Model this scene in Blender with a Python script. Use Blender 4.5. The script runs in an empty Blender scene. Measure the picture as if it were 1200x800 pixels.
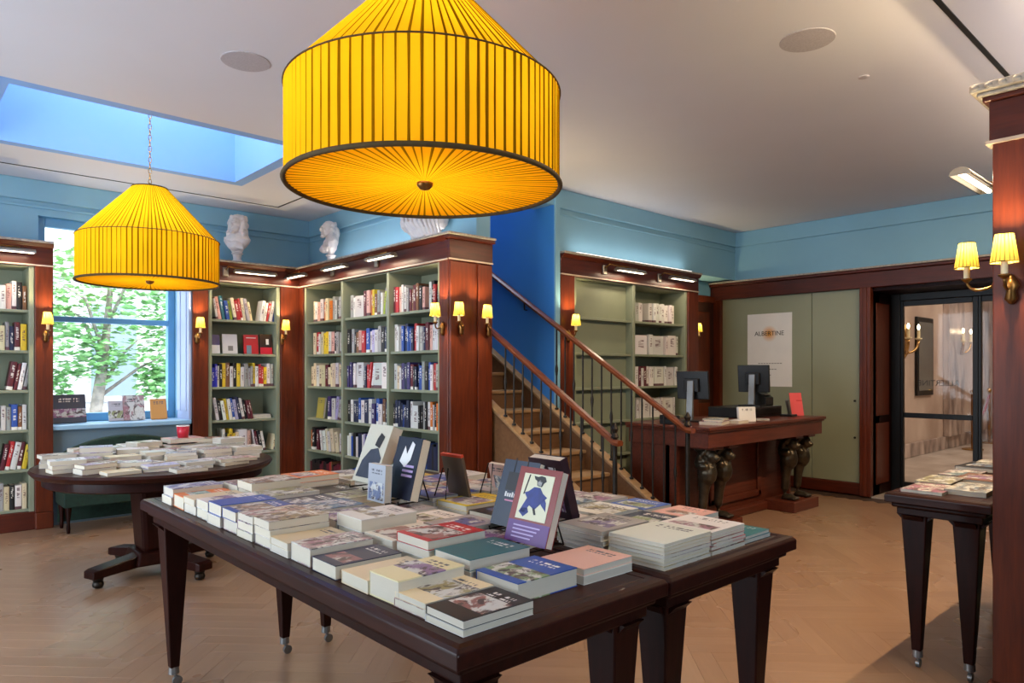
import bpy, bmesh, math, random
from mathutils import Matrix, Vector
R = math.radians
rnd = random.Random(11)
sc = bpy.context.scene
col = sc.collection

# ------------------------------------------------------------------ camera
F_PX, EYE, HORIZON = 821.6, 1.35, 434.0          # focal length in pixels of the 1200x800 frame
ALPHA = math.atan2(750.0, F_PX)
SA, CA = math.sin(ALPHA), math.cos(ALPHA)
cd = bpy.data.cameras.new('camera'); cam = bpy.data.objects.new('camera', cd); col.objects.link(cam)
cd.sensor_width = 36; cd.lens = F_PX / 1200 * 36; cd.shift_y = (HORIZON - 400) / 1200
cd.clip_start = 0.05; cd.clip_end = 200
cam.location = (0, 0, EYE); cam.rotation_euler = (R(90), 0, -ALPHA)
sc.camera = cam

# ------------------------------------------------------------------ world, exposure, large lights
sc.view_settings.view_transform = 'Standard'; sc.view_settings.look = 'None'
sc.view_settings.gamma = 1; sc.view_settings.use_curve_mapping = False
sc.view_settings.exposure = 0.0
sc.cycles.use_denoising = True
sc.cycles.max_bounces = 8; sc.cycles.diffuse_bounces = 5; sc.cycles.glossy_bounces = 3
sc.cycles.transmission_bounces = 6; sc.cycles.transparent_max_bounces = 10
sc.cycles.sample_clamp_indirect = 4.0; sc.cycles.caustics_reflective = False; sc.cycles.caustics_refractive = False
w = bpy.data.worlds.new('overcast_sky'); sc.world = w; w.use_nodes = True
bg = w.node_tree.nodes['Background']; bg.inputs[0].default_value = (0.78, 0.89, 1.0, 1); bg.inputs[1].default_value = 9.0

def area(name, loc, rot, sx, sy, power, color=(1, 1, 1), portal=False):
    l = bpy.data.lights.new(name, 'AREA'); l.shape = 'RECTANGLE'; l.size = sx; l.size_y = sy
    l.energy = power; l.color = color; l.cycles.is_portal = portal
    o = bpy.data.objects.new(name, l); col.objects.link(o); o.location = loc; o.rotation_euler = rot
    return o
area('window_portal', (1.68, 7.72, 1.8), (R(-90), 0, 0), 1.2, 1.9, 1, portal=True)
area('skylight_portal', (1.5, 5.72, 4.3), (0, 0, 0), 1.9, 1.35, 1, portal=True)
area('rear_window_portal', (-2.24, 3.9, 1.45), (0, R(-90), 0), 2.7, 3.6, 1, portal=True)
area('shop_front_portal', (.2, -2.24, 1.95), (R(90), 0, 0), 2.0, 1.5, 1, portal=True)

def point(name, loc, power, color, radius=0.03, parent=None):
    l = bpy.data.lights.new(name, 'POINT'); l.energy = power; l.color = color; l.shadow_soft_size = radius
    o = bpy.data.objects.new(name, l); col.objects.link(o); o.location = loc
    if parent: o.parent = parent
    return o
WARM = (1.0, 0.72, 0.42)

# ------------------------------------------------------------------ helpers
def hx(h):
    h = h.lstrip('#'); v = [int(h[i:i + 2], 16) / 255 for i in (0, 2, 4)]
    return tuple(x / 12.92 if x <= .04045 else ((x + .055) / 1.055) ** 2.4 for x in v)
def G(px, py, z):
    """pixel on a horizontal plane of height z -> world x, y"""
    fw = F_PX * (EYE - z) / (py - HORIZON); r = (px - 600) / F_PX * fw
    return r * CA + fw * SA, -r * SA + fw * CA
def onX(px, X):
    r = (px - 600) / F_PX; return X * (CA - r * SA) / (SA + CA * r)
def onY(px, Y):
    r = (px - 600) / F_PX; return Y * (SA + r * CA) / (CA - SA * r)
def zat(py, X, Y): return EYE + (HORIZON - py) * (X * SA + Y * CA) / F_PX

class NT:
    def __init__(s, name):
        s.m = bpy.data.materials.new(name); s.m.use_nodes = True
        s.n = s.m.node_tree.nodes; s.l = s.m.node_tree.links
        s.b = s.n['Principled BSDF']; s.out = s.n['Material Output']
    def node(s, t, **kw):
        n = s.n.new(t)
        for k, v in kw.items(): setattr(n, k, v)
        return n
    def link(s, a, b): s.l.new(a, b)
    def val(s, sock, v):
        if isinstance(v, bpy.types.NodeSocket): s.link(v, sock)
        else: sock.default_value = v
    def math(s, op, a, b=0.0, c=None, clamp=False):
        n = s.node('ShaderNodeMath', operation=op, use_clamp=clamp)
        s.val(n.inputs[0], a); s.val(n.inputs[1], b)
        if c is not None: s.val(n.inputs[2], c)
        return n.outputs[0]
    def mix(s, f, a, b, blend='MIX'):
        n = s.node('ShaderNodeMix', data_type='RGBA', blend_type=blend)
        s.val(n.inputs[0], f)
        for i, v in ((6, a), (7, b)):
            if isinstance(v, tuple): v = (*v[:3], 1)
            s.val(n.inputs[i], v)
        return n.outputs[2]
    def noise(s, vec, scale, detail=3, w=None, rough=.5):
        n = s.node('ShaderNodeTexNoise', noise_dimensions='4D' if w is not None else '3D')
        s.link(vec, n.inputs['Vector']); n.inputs['Scale'].default_value = scale
        n.inputs['Detail'].default_value = detail; n.inputs['Roughness'].default_value = rough
        if w is not None: s.val(n.inputs['W'], w)
        return n.outputs['Fac']
    def coord(s, kind='Object'): return s.node('ShaderNodeTexCoord').outputs[kind]
    def mapped(s, kind, scale):
        m = s.node('ShaderNodeMapping'); s.link(s.coord(kind), m.inputs[0]); m.inputs['Scale'].default_value = scale
        return m.outputs[0]

def mat(name, base, rough=.5, metal=0.0, var=.0, scale=6, stretch=(1, 1, 1), bump=0.0, second=None, coat=0.0, spec=.5):
    t = NT(name); b = t.b
    base = hx(base) if isinstance(base, str) else base
    b.inputs['Roughness'].default_value = rough; b.inputs['Metallic'].default_value = metal
    b.inputs['Coat Weight'].default_value = coat; b.inputs['Coat Roughness'].default_value = .12
    b.inputs['Specular IOR Level'].default_value = spec
    nz = t.noise(t.mapped('Object', stretch), scale, 5)
    if second is not None:
        second = hx(second) if isinstance(second, str) else second
    else:
        second = tuple(x * (1 - var) for x in base); base = tuple(min(1, x * (1 + var)) for x in base)
    rp = t.node('ShaderNodeMapRange'); t.link(nz, rp.inputs[0]); rp.inputs[1].default_value = .35; rp.inputs[2].default_value = .65
    t.link(t.mix(rp.outputs[0], second, base), b.inputs['Base Color'])
    if bump:
        bp = t.node('ShaderNodeBump'); bp.inputs['Strength'].default_value = bump; bp.inputs['Distance'].default_value = .01
        t.link(nz, bp.inputs['Height']); t.link(bp.outputs[0], b.inputs['Normal'])
    return t.m

def wood(name, light, dark, rough=.32, coat=.35, stretch=(14, 14, 1.2), scale=3.0, spec=.3, crough=.15):
    t = NT(name); b = t.b
    vec = t.mapped('Object', stretch)
    n1 = t.noise(vec, scale, 6, rough=.6); n2 = t.noise(t.coord('Object'), 1.7, 2)
    f = t.math('MULTIPLY_ADD', n1, 1.5, t.math('MULTIPLY_ADD', n2, .8, -.72), clamp=True)
    t.link(t.mix(f, hx(dark), hx(light)), b.inputs['Base Color'])
    b.inputs['Roughness'].default_value = rough; b.inputs['Coat Weight'].default_value = coat
    b.inputs['Coat Roughness'].default_value = crough; b.inputs['Specular IOR Level'].default_value = spec
    return t.m

MAHOG = wood('mahogany_panelling', '#702e12', '#421608', rough=.42, coat=.14)
MAHOG_X = wood('mahogany_rail', '#5e2312', '#381209', rough=.42, coat=.14, stretch=(1.2, 1.2, 14))
TABLEW = wood('dark_polished_mahogany', '#3a150d', '#1f0a07', stretch=(14, 1.2, 14), rough=.45, coat=.16, spec=.12, crough=.1)
TABLEL = wood('dark_mahogany_leg', '#30100a', '#180705', rough=.5, coat=.12, spec=.08, crough=.1)
DESKW = wood('desk_mahogany', '#6e3523', '#481f14', stretch=(1.2, 14, 14), rough=.4, coat=.2)
STAIRW = wood('stair_oak', '#7d5a3c', '#60432c', stretch=(1.5, 12, 12), rough=.5, coat=.05)
TREADW = wood('stair_tread_oak', '#a98862', '#8a6a48', stretch=(1.5, 12, 12), rough=.5, coat=.05)
RAILW = wood('handrail_wood', '#8a4a28', '#5c2714', stretch=(10, 1.5, 10), rough=.28, coat=.4)
GREEN = mat('sage_green_paint', '#868c76', .5, var=.04, scale=3)
GREENP = mat('sage_green_wall_panel', '#8d9179', .45, var=.03, scale=2)
BLUE = mat('pale_blue_wall_paint', '#7dadc6', .55, var=.03, scale=2)
BLUEG = mat('blue_grey_panel_paint', '#6d8391', .5, var=.04, scale=2)
DEEP = mat('stairwell_blue_with_daylight', '#3a82cc', .5, var=.03, scale=2)  # wall blue deepened in colour to carry daylight falling down the stairs
SKYB = mat('skylight_shaft_paint', '#86aee6', .6, var=.02, scale=2)
CEIL = mat('ceiling_plaster', '#d8d6dd', .6, var=.015, scale=1.5)
TRIM = mat('carved_stone_trim', '#a39a90', .5, var=.22, scale=40, bump=.3)
LINE = mat('pale_gilt_line', '#b9a596', .4, var=.1, scale=20)
BRASS = mat('aged_brass', '#8a6234', .3, .9, var=.15, scale=20)
BRASSG = mat('polished_brass', '#b9935c', .25, .9, var=.1, scale=20)
IRON = mat('dark_iron', '#2a241f', .45, .7, var=.2, scale=30)
BLACKM = mat('black_steel', '#0d0b0b', .4, .5, var=.1)
SLOT = mat('black_track', '#060606', .5)
BRONZE = mat('dark_bronze', '#4b4235', .38, .75, var=.3, scale=14)
PLASTER = mat('white_plaster', '#d9d3d3', .55, var=.05, scale=20)
BLACKP = mat('black_plastic', '#101012', .4, var=.1)
GREYM = mat('grey_metal', '#7d7c7b', .35, .7, var=.05)
PAGES = None
WHITE = mat('white_card', '#e6e3df', .6, var=.02)
CREAM = mat('cream_candle', '#efe2b8', .5, var=.02)
GREENV = mat('dark_green_velvet', '#0d2a1e', .8, var=.3, scale=30)
REDP = mat('red_glaze', '#c32036', .3, var=.05)
CORAL = mat('coral_card', '#e2555a', .5, var=.03)
MARBLE = mat('lobby_marble', '#cbb7a8', .35, scale=1.6, second='#a68f80', stretch=(1, 1, .5))
MARBLEF = mat('lobby_floor_marble', '#c9bdb2', .3, scale=2, second='#a99a8e')
MARBLEV = mat('veined_marble', '#c2afa4', .3, scale=5, second='#6b5a55', stretch=(1, 1, .4))
STONE = mat('pale_stone_facade', '#b9b4b2', .8, var=.06, scale=2)
SPK = mat('speaker_grille', '#b3adb2', .7, var=.08, scale=120)
ROPE = mat('red_rope', '#7c1414', .8, var=.2, scale=60)
LEAF = mat('tree_leaf', '#84b06a', .6, var=.35, scale=9)
BARK = mat('tree_bark', '#8f8174', .9, var=.3, scale=9)
PAVE = mat('pavement', '#9a9a98', .9, var=.08)
OBJC = None

def glass_mat(name, tint=(1, 1, 1), gloss=.08):
    t = NT(name); t.n.remove(t.b)
    tr = t.node('ShaderNodeBsdfTransparent'); tr.inputs[0].default_value = (*tint, 1)
    gl = t.node('ShaderNodeBsdfGlossy'); gl.inputs['Roughness'].default_value = .03
    mx = t.node('ShaderNodeMixShader'); mx.inputs[0].default_value = gloss
    t.link(tr.outputs[0], mx.inputs[1]); t.link(gl.outputs[0], mx.inputs[2]); t.link(mx.outputs[0], t.out.inputs[0])
    return t.m
GLASS = glass_mat('window_glass', (.97, .99, 1), .04)
GLASSD = glass_mat('door_glass', (.93, .93, .92), .012)
MIRROR = mat('mirror_glass', '#9aa7a8', .05, .9)

def emit(name, color, strength):
    t = NT(name); t.b.inputs['Emission Color'].default_value = (*color, 1); t.b.inputs['Emission Strength'].default_value = strength
    t.b.inputs['Base Color'].default_value = (*color, 1); return t.m
STRIP = emit('lamp_tube', (1, .86, .66), 5.0)

def pages_mat():
    t = NT('page_block'); g = t.coord('Generated')
    m = t.node('ShaderNodeMapping'); t.link(g, m.inputs[0]); m.inputs['Scale'].default_value = (1, 1, 40)
    nz = t.noise(m.outputs[0], 3, 2)
    oi = t.node('ShaderNodeObjectInfo')
    warm = t.mix(oi.outputs['Random'], hx('#d9cfba'), hx('#cdc5b8'))
    t.link(t.mix(t.math('MULTIPLY', nz, .5), warm, hx('#a89f92')), t.b.inputs['Base Color']); t.b.inputs['Roughness'].default_value = .85
    return t.m
PAGES = pages_mat()

def cover_mat(name, ua, va, uflip):
    """printed cover: ground colour of the object, a picture field and lines of type, different on every copy"""
    t = NT(name); g = t.coord('Generated'); sp = t.node('ShaderNodeSeparateXYZ'); t.link(g, sp.inputs[0])
    u, v = sp.outputs[ua], sp.outputs[va]
    if uflip: u = t.math('SUBTRACT', 1.0, u)
    oi = t.node('ShaderNodeObjectInfo'); rn = oi.outputs['Random']; base = oi.outputs['Color']
    cb = t.node('ShaderNodeCombineXYZ'); t.link(u, cb.inputs[0]); t.link(v, cb.inputs[1])
    uv = cb.outputs[0]
    seed = t.math('MULTIPLY', rn, 60.0)
    wv = t.node('ShaderNodeVectorMath', operation='ADD'); t.link(uv, wv.inputs[0])
    nn = t.node('ShaderNodeTexNoise', noise_dimensions='4D'); t.link(uv, nn.inputs['Vector']); t.link(seed, nn.inputs['W']); nn.inputs['Scale'].default_value = 2.4
    sc_ = t.node('ShaderNodeVectorMath', operation='SCALE'); t.link(nn.outputs['Color'], sc_.inputs[0]); sc_.inputs['Scale'].default_value = .5; t.link(sc_.outputs[0], wv.inputs[1])
    n1 = t.noise(wv.outputs[0], 3.4, 4, seed, .6); n2 = t.noise(wv.outputs[0], 5.0, 5, t.math('ADD', seed, 7.0), .65); n3 = t.noise(uv, 1.6, 1, t.math('ADD', seed, 19.0))
    def hue(k, sat, val):
        hs = t.node('ShaderNodeHueSaturation'); t.link(base, hs.inputs['Color']); t.link(t.math('MULTIPLY_ADD', t.math('FRACT', t.math('MULTIPLY', rn, k)), .5, .25), hs.inputs['Hue'])
        hs.inputs['Saturation'].default_value = sat; hs.inputs['Value'].default_value = val; return hs.outputs[0]
    def soft(x, lo_, hi_):
        mr = t.node('ShaderNodeMapRange', interpolation_type='SMOOTHSTEP'); t.link(x, mr.inputs[0]); mr.inputs[1].default_value = lo_; mr.inputs[2].default_value = hi_; return mr.outputs[0]
    hv = t.node('ShaderNodeCombineColor', mode='HSV'); t.link(t.math('FRACT', t.math('MULTIPLY_ADD', t.math('FRACT', t.math('MULTIPLY', rn, 17.7)), .72, .52)), hv.inputs[0]); hv.inputs[1].default_value = .62; hv.inputs[2].default_value = .3
    tint = hv.outputs[0]
    pale = t.mix(n3, (.66, .62, .53), (.52, .55, .58))
    dark = t.mix(n3, (.03, .03, .05), (.12, .07, .05))
    a = t.mix(soft(n1, .47, .54), t.mix(.9, hue(7.3, 1.1, .9), tint), pale)
    a = t.mix(soft(n2, .51, .58), a, dark)
    full = t.math('GREATER_THAN', t.math('FRACT', t.math('MULTIPLY', rn, 13.1)), .55)
    lo = t.math('MULTIPLY', t.math('FRACT', t.math('MULTIPLY', rn, 3.7)), .3)
    field = t.math('LESS_THAN', t.math('ABSOLUTE', t.math('SUBTRACT', v, t.math('ADD', lo, .25))), t.math('MULTIPLY_ADD', rn, .16, .14))
    side = t.math('LESS_THAN', t.math('ABSOLUTE', t.math('SUBTRACT', u, .5)), t.math('MULTIPLY_ADD', t.math('FRACT', t.math('MULTIPLY', rn, 11.3)), .3, .28))
    has = t.math('GREATER_THAN', t.math('FRACT', t.math('MULTIPLY', rn, 5.9)), .2)
    reg = t.math('MAXIMUM', t.math('MULTIPLY', field, side), t.math('MULTIPLY', full, .8))
    c = t.mix(t.math('MULTIPLY', reg, has), base, a)
    # type: short broken marks in two lines
    bw = t.node('ShaderNodeRGBToBW'); t.link(base, bw.inputs[0])
    ink = t.mix(t.math('GREATER_THAN', bw.outputs[0], .28), (.8, .78, .74), (.08, .08, .1))
    mp = t.node('ShaderNodeMapping'); t.link(uv, mp.inputs[0]); mp.inputs['Scale'].default_value = (26, 3, 1)
    marks = t.math('GREATER_THAN', t.noise(mp.outputs[0], 1.0, 0, seed), .47)
    l1 = t.math('LESS_THAN', t.math('ABSOLUTE', t.math('SUBTRACT', v, .84)), .028)
    l2 = t.math('LESS_THAN', t.math('ABSOLUTE', t.math('SUBTRACT', v, .755)), .018)
    inx = t.math('LESS_THAN', t.math('ABSOLUTE', t.math('SUBTRACT', u, .5)), .3)
    tx = t.math('MULTIPLY', t.math('MULTIPLY', t.math('MAXIMUM', l1, l2), inx), marks)
    t.link(t.mix(tx, c, ink), t.b.inputs['Base Color']); t.b.inputs['Roughness'].default_value = .38
    return t.m
def plain_mat():
    t = NT('plain_cloth_cover'); oi = t.node('ShaderNodeObjectInfo')
    t.link(t.mix(t.noise(t.coord('Object'), 40, 3), t.mix(.15, oi.outputs['Color'], (0, 0, 0)), oi.outputs['Color']), t.b.inputs['Base Color']); t.b.inputs['Roughness'].default_value = .35; return t.m
COVER_PLAIN = plain_mat()
COVER_FLAT = cover_mat('printed_cover_lying', 1, 0, True)
COVER_UP = cover_mat('printed_cover_upright', 0, 2, False)

def spine_mat():
    t = NT('printed_spine'); g = t.coord('Generated'); sp = t.node('ShaderNodeSeparateXYZ'); t.link(g, sp.inputs[0])
    oi = t.node('ShaderNodeObjectInfo'); rn = oi.outputs['Random']; base = oi.outputs['Color']; seed = t.math('MULTIPLY', rn, 40.0)
    bw = t.node('ShaderNodeRGBToBW'); t.link(base, bw.inputs[0])
    ink = t.mix(t.math('GREATER_THAN', bw.outputs[0], .25), (.8, .76, .68), (.12, .05, .06))
    mp = t.node('ShaderNodeMapping'); t.link(g, mp.inputs[0]); mp.inputs['Scale'].default_value = (2, 0, 24)
    marks = t.math('GREATER_THAN', t.noise(mp.outputs[0], 1.0, 0, seed), .5)
    v = sp.outputs[2]
    f = t.math('LESS_THAN', t.math('ABSOLUTE', t.math('SUBTRACT', v, t.math('MULTIPLY_ADD', rn, .2, .5))), .22)
    fx = t.math('LESS_THAN', t.math('ABSOLUTE', t.math('SUBTRACT', sp.outputs[0], .5)), .22)
    tx = t.math('MULTIPLY', t.math('MULTIPLY', f, fx), marks)
    foot = t.math('MULTIPLY', t.math('LESS_THAN', v, .12), t.math('GREATER_THAN', t.math('FRACT', t.math('MULTIPLY', rn, 9.1)), .72))
    tx = t.math('MAXIMUM', t.math('MULTIPLY', tx, .8), foot)
    t.link(t.mix(tx, base, ink), t.b.inputs['Base Color']); t.b.inputs['Roughness'].default_value = .45
    return t.m
SPINE = spine_mat()

class MB:
    def __init__(s): s.v = []; s.f = []; s.mi = []
    def add(s, vs, fs, m=0):
        o = len(s.v); s.v += [tuple(p) for p in vs]; s.f += [tuple(i + o for i in q) for q in fs]; s.mi += [m] * len(fs); return s
    def box(s, x0, x1, y0, y1, z0, z1, m=0):
        if x0 > x1: x0, x1 = x1, x0
        if y0 > y1: y0, y1 = y1, y0
        if z0 > z1: z0, z1 = z1, z0
        return s.add([(x0, y0, z0), (x1, y0, z0), (x1, y1, z0), (x0, y1, z0), (x0, y0, z1), (x1, y0, z1), (x1, y1, z1), (x0, y1, z1)],
                     [(0, 3, 2, 1), (4, 5, 6, 7), (0, 1, 5, 4), (1, 2, 6, 5), (2, 3, 7, 6), (3, 0, 4, 7)], m)
    def cbox(s, c, sz, M=None, m=0):
        q = MB().box(-sz[0] / 2, sz[0] / 2, -sz[1] / 2, sz[1] / 2, -sz[2] / 2, sz[2] / 2)
        M = M or Matrix()
        return s.add([Vector(c) + M @ Vector(p) for p in q.v], q.f, m)
    def frustum(s, c, b, t, z0, z1, m=0):
        (x, y) = c; vs = []
        for (hx_, hy_), z in ((b, z0), (t, z1)):
            vs += [(x - hx_, y - hy_, z), (x + hx_, y - hy_, z), (x + hx_, y + hy_, z), (x - hx_, y + hy_, z)]
        return s.add(vs, [(0, 3, 2, 1), (4, 5, 6, 7), (0, 1, 5, 4), (1, 2, 6, 5), (2, 3, 7, 6), (3, 0, 4, 7)], m)
    def prism(s, poly, axis, a, b, m=0):
        """poly of 2-D points extruded along axis 'x' (poly = y,z), 'y' (x,z) or 'z' (x,y)"""
        def P(p, t): return {'x': (t, p[0], p[1]), 'y': (p[0], t, p[1]), 'z': (p[0], p[1], t)}[axis]
        n = len(poly)
        return s.add([P(p, a) for p in poly] + [P(p, b) for p in poly],
                     [tuple(range(n))[::-1], tuple(range(n, 2 * n))] + [(i, (i + 1) % n, n + (i + 1) % n, n + i) for i in range(n)], m)
    def lathe(s, prof, n=20, c=(0, 0, 0), m=0, M=None):
        vs = []; M = M or Matrix()
        for r, z in prof:
            for i in range(n):
                a = 2 * math.pi * i / n; vs.append(Vector(c) + M @ Vector((r * math.cos(a), r * math.sin(a), z)))
        fs = [(j * n + i, j * n + (i + 1) % n, (j + 1) * n + (i + 1) % n, (j + 1) * n + i) for j in range(len(prof) - 1) for i in range(n)]
        fs += [tuple(range(n))[::-1], tuple(range((len(prof) - 1) * n, len(prof) * n))]
        return s.add(vs, fs, m)
    def tube(s, pts, r, n=8, m=0):
        pts = [Vector(p) for p in pts]; vs = []
        rs = r if isinstance(r, (list, tuple)) else [r] * len(pts)
        for i, p in enumerate(pts):
            d = (pts[min(i + 1, len(pts) - 1)] - pts[max(i - 1, 0)]).normalized()
            u = d.cross(Vector((0, 0, 1)));  u = u.normalized() if u.length > 1e-3 else Vector((1, 0, 0))
            q = d.cross(u)
            for k in range(n):
                a = 2 * math.pi * k / n; vs.append(p + rs[i] * (math.cos(a) * u + math.sin(a) * q))
        L = len(pts)
        fs = [(j * n + i, j * n + (i + 1) % n, (j + 1) * n + (i + 1) % n, (j + 1) * n + i) for j in range(L - 1) for i in range(n)]
        fs += [tuple(range(n))[::-1], tuple(range((L - 1) * n, L * n))]
        return s.add(vs, fs, m)
    def ball(s, c, r, n=12, m=0, M=None):
        r = r if isinstance(r, (list, tuple)) else (r, r, r); k = n // 2; vs = []; M = M or Matrix()
        for j in range(1, k):
            t = math.pi * j / k
            for i in range(n):
                a = 2 * math.pi * i / n
                vs.append(Vector(c) + M @ Vector((r[0] * math.sin(t) * math.cos(a), r[1] * math.sin(t) * math.sin(a), r[2] * math.cos(t))))
        top = len(vs); vs.append(Vector(c) + M @ Vector((0, 0, r[2]))); vs.append(Vector(c) + M @ Vector((0, 0, -r[2])))
        fs = [(j * n + i, (j + 1) * n + i, (j + 1) * n + (i + 1) % n, j * n + (i + 1) % n) for j in range(k - 2) for i in range(n)]
        fs += [(top, i, (i + 1) % n) for i in range(n)] + [(top + 1, (k - 2) * n + (i + 1) % n, (k - 2) * n + i) for i in range(n)]
        return s.add(vs, fs, m)
    def mesh(s, name, mats, org=(0, 0, 0), smooth=False):
        me = bpy.data.meshes.new(name)
        ox, oy, oz = org
        me.from_pydata([(p[0] - ox, p[1] - oy, p[2] - oz) for p in s.v], [], s.f)
        mats = mats if isinstance(mats, (list, tuple)) else [mats]
        for m in mats: me.materials.append(m)
        if len(mats) > 1: me.polygons.foreach_set('material_index', s.mi)
        if smooth: me.polygons.foreach_set('use_smooth', [True] * len(me.polygons))
        me.update(); return me
    def build(s, name, mats, parent=None, org=None, smooth=False, bevel=0, seg=2, auto=False):
        """vertices are world coordinates when the parent is not turned; org is the origin of the new object"""
        if org is None: org = parent.location if (parent and not any(parent.rotation_euler)) else (0, 0, 0)
        me = s.mesh(name, mats, org, smooth)
        o = bpy.data.objects.new(name, me); col.objects.link(o)
        if parent: o.parent = parent
        else: o.location = org
        if bevel:
            b = o.modifiers.new('bevel', 'BEVEL'); b.width = bevel; b.segments = seg; b.limit_method = 'ANGLE'; b.angle_limit = R(40)
        if auto: 
            for p in me.polygons: p.use_smooth = True
            me.set_sharp_from_angle(angle=R(40))
        return o

def B(*a): return MB().box(*a)
def tag(o, label=None, cat=None, group=None, kind=None):
    if label: o['label'] = label
    if cat: o['category'] = cat
    if group: o['group'] = group
    if kind: o['kind'] = kind
    return o
def thing(name, label, cat, loc=(0, 0, 0), rz=0, group=None, kind=None):
    o = bpy.data.objects.new(name, None); col.objects.link(o); o.location = loc; o.rotation_euler = (0, 0, rz)
    o.empty_display_size = .1
    return tag(o, label, cat, group, kind)
def struct(o, label): return tag(o, label, None, None, 'structure')
def link_copy(src, parent=None):
    c = src.copy(); col.objects.link(c); c.parent = parent; return c
def text_mesh(name, body, size, material, extrude=.0005, flip=False):
    cu = bpy.data.curves.new(name, 'FONT'); cu.body = body; cu.size = size; cu.extrude = extrude; cu.align_x = 'CENTER'; cu.align_y = 'CENTER'
    o = bpy.data.objects.new(name, cu); col.objects.link(o)
    dg = bpy.context.evaluated_depsgraph_get(); me = bpy.data.meshes.new_from_object(o.evaluated_get(dg))
    bpy.data.objects.remove(o); me.name = name; me.materials.clear(); me.materials.append(material)
    t = bpy.data.objects.new(name, me); col.objects.link(t); return t
ORD = ['zeroth', 'first', 'second', 'third', 'fourth', 'fifth', 'sixth', 'seventh', 'eighth', 'ninth', 'tenth', 'eleventh', 'twelfth', 'thirteenth',
       'fourteenth', 'fifteenth', 'sixteenth', 'seventeenth', 'eighteenth', 'nineteenth', 'twentieth', 'twenty-first', 'twenty-second', 'twenty-third',
       'twenty-fourth', 'twenty-fifth', 'twenty-sixth', 'twenty-seventh', 'twenty-eighth']

# ================================================================== THE SETTING
CZ = 3.05
# ---- floor: herringbone parquet on a sub-floor
floor = struct(B(-2.4, 8.1, -2.4, 7.75, -.10, -.012).build('floor', mat('subfloor', '#3b2415', .8)), 'oak herringbone parquet floor of the bookshop')
def floor_mat():
    t = NT('oak_parquet'); b = t.b
    at = t.node('ShaderNodeAttribute', attribute_name='tone'); oi = t.node('ShaderNodeObjectInfo')
    tone = t.math('FRACT', t.math('ADD', at.outputs['Fac'], t.math('MULTIPLY', oi.outputs['Random'], 3.0)))
    ln = t.node('ShaderNodeAttribute', attribute_name='grain')
    n1 = t.noise(ln.outputs['Vector'], 3.0, 5, t.math('MULTIPLY', tone, 20.0), .6)
    c = t.mix(tone, hx('#9b7960'), hx('#a7856b'))
    c = t.mix(t.math('MULTIPLY_ADD', n1, 1.6, -.55, clamp=True), t.mix(.4, c, hx('#7f6048')), c)
    t.link(c, b.inputs['Base Color'])
    big = t.noise(t.node('ShaderNodeNewGeometry').outputs['Position'], 1.6, 3)
    t.link(t.math('MULTIPLY_ADD', big, .08, .24), b.inputs['Roughness']); b.inputs['Coat Weight'].default_value = .12
    b.inputs['Coat Roughness'].default_value = .25
    return t.m
PARQ = floor_mat()
PW, PL = .1, .6
def plank_geo(mb, cx, cy, ang, g=.0003, ch=.0005):
    ca, sa = math.cos(ang), math.sin(ang)
    def T(x, y, z): return (cx + x * ca - y * sa, cy + x * sa + y * ca, z)
    l, w_ = PL / 2 - g, PW / 2 - g; vs = []
    for (a, b_, z) in ((l, w_, -.012), (l, w_, -ch), (l - ch, w_ - ch, 0)):
        vs += [T(-a, -b_, z), T(a, -b_, z), T(a, b_, z), T(-a, b_, z)]
    fs = [(8, 9, 10, 11)]
    for k in (0, 4): fs += [(k + i, k + (i + 1) % 4, k + 4 + (i + 1) % 4, k + 4 + i) for i in range(4)]
    mb.add(vs, fs)
def plank_attr(me, frames):
    """per-corner grain coordinates along each plank and a tone per plank"""
    tn = me.attributes.new('tone', 'FLOAT', 'POINT'); gr = me.attributes.new('grain', 'FLOAT_VECTOR', 'POINT')
    for k, (cx, cy, ang, tone) in enumerate(frames):
        ca, sa = math.cos(ang), math.sin(ang)
        for i in range(12):
            v = me.vertices[k * 12 + i].co; dx, dy = v.x - cx, v.y - cy
            tn.data[k * 12 + i].value = tone; gr.data[k * 12 + i].vector = ((dx * ca + dy * sa) * 1.3, (-dx * sa + dy * ca) * 14, k * .37)
planks = []
for i in range(-170, 170):
    for j in range(-30, 30):
        for kind in (0, 1):
            ox, oy = i * PW + j * PL, i * PW - j * PL
            x, y, a = (ox + PL / 2, oy + PW / 2, 0) if kind == 0 else (ox + PL + PW / 2, oy + PW - PL / 2, R(90))
            X = (x - y) * math.sqrt(.5); Y = (x + y) * math.sqrt(.5)
            if -2.1 < X < 7.8 and -2.1 < Y < 7.4: planks.append((X, Y, a + R(45)))
def inview(X, Y):
    fw = X * SA + Y * CA
    if fw < .6: return None
    px = 600 + F_PX * (X * CA - Y * SA) / fw; py = HORIZON + F_PX * EYE / fw
    if px < -30 or px > 1230 or py > 835: return None
    if 0.8 < X < 1.3 and 1.0 < Y < 2.0: return None
    return fw
vis = sorted([(inview(X, Y), X, Y, a) for X, Y, a in planks if inview(X, Y)])[:300]
vs_ = {(round(v[1], 4), round(v[2], 4)) for v in vis}
m0 = MB(); plank_geo(m0, 0, 0, 0); pm = m0.mesh('plank', PARQ); plank_attr(pm, [(0, 0, 0, .5)])
for fw, X, Y, a in vis:
    o = bpy.data.objects.new('plank', pm); col.objects.link(o); o.parent = floor; o.location = (X, Y, 0); o.rotation_euler = (0, 0, a)
mb = MB(); fr = []
for X, Y, a in planks:
    if (round(X, 4), round(Y, 4)) not in vs_: plank_geo(mb, X, Y, a); fr.append((X, Y, a, rnd.random()))
o = mb.build('parquet', PARQ, floor); plank_attr(o.data, fr); o['kind'] = 'stuff'

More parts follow.
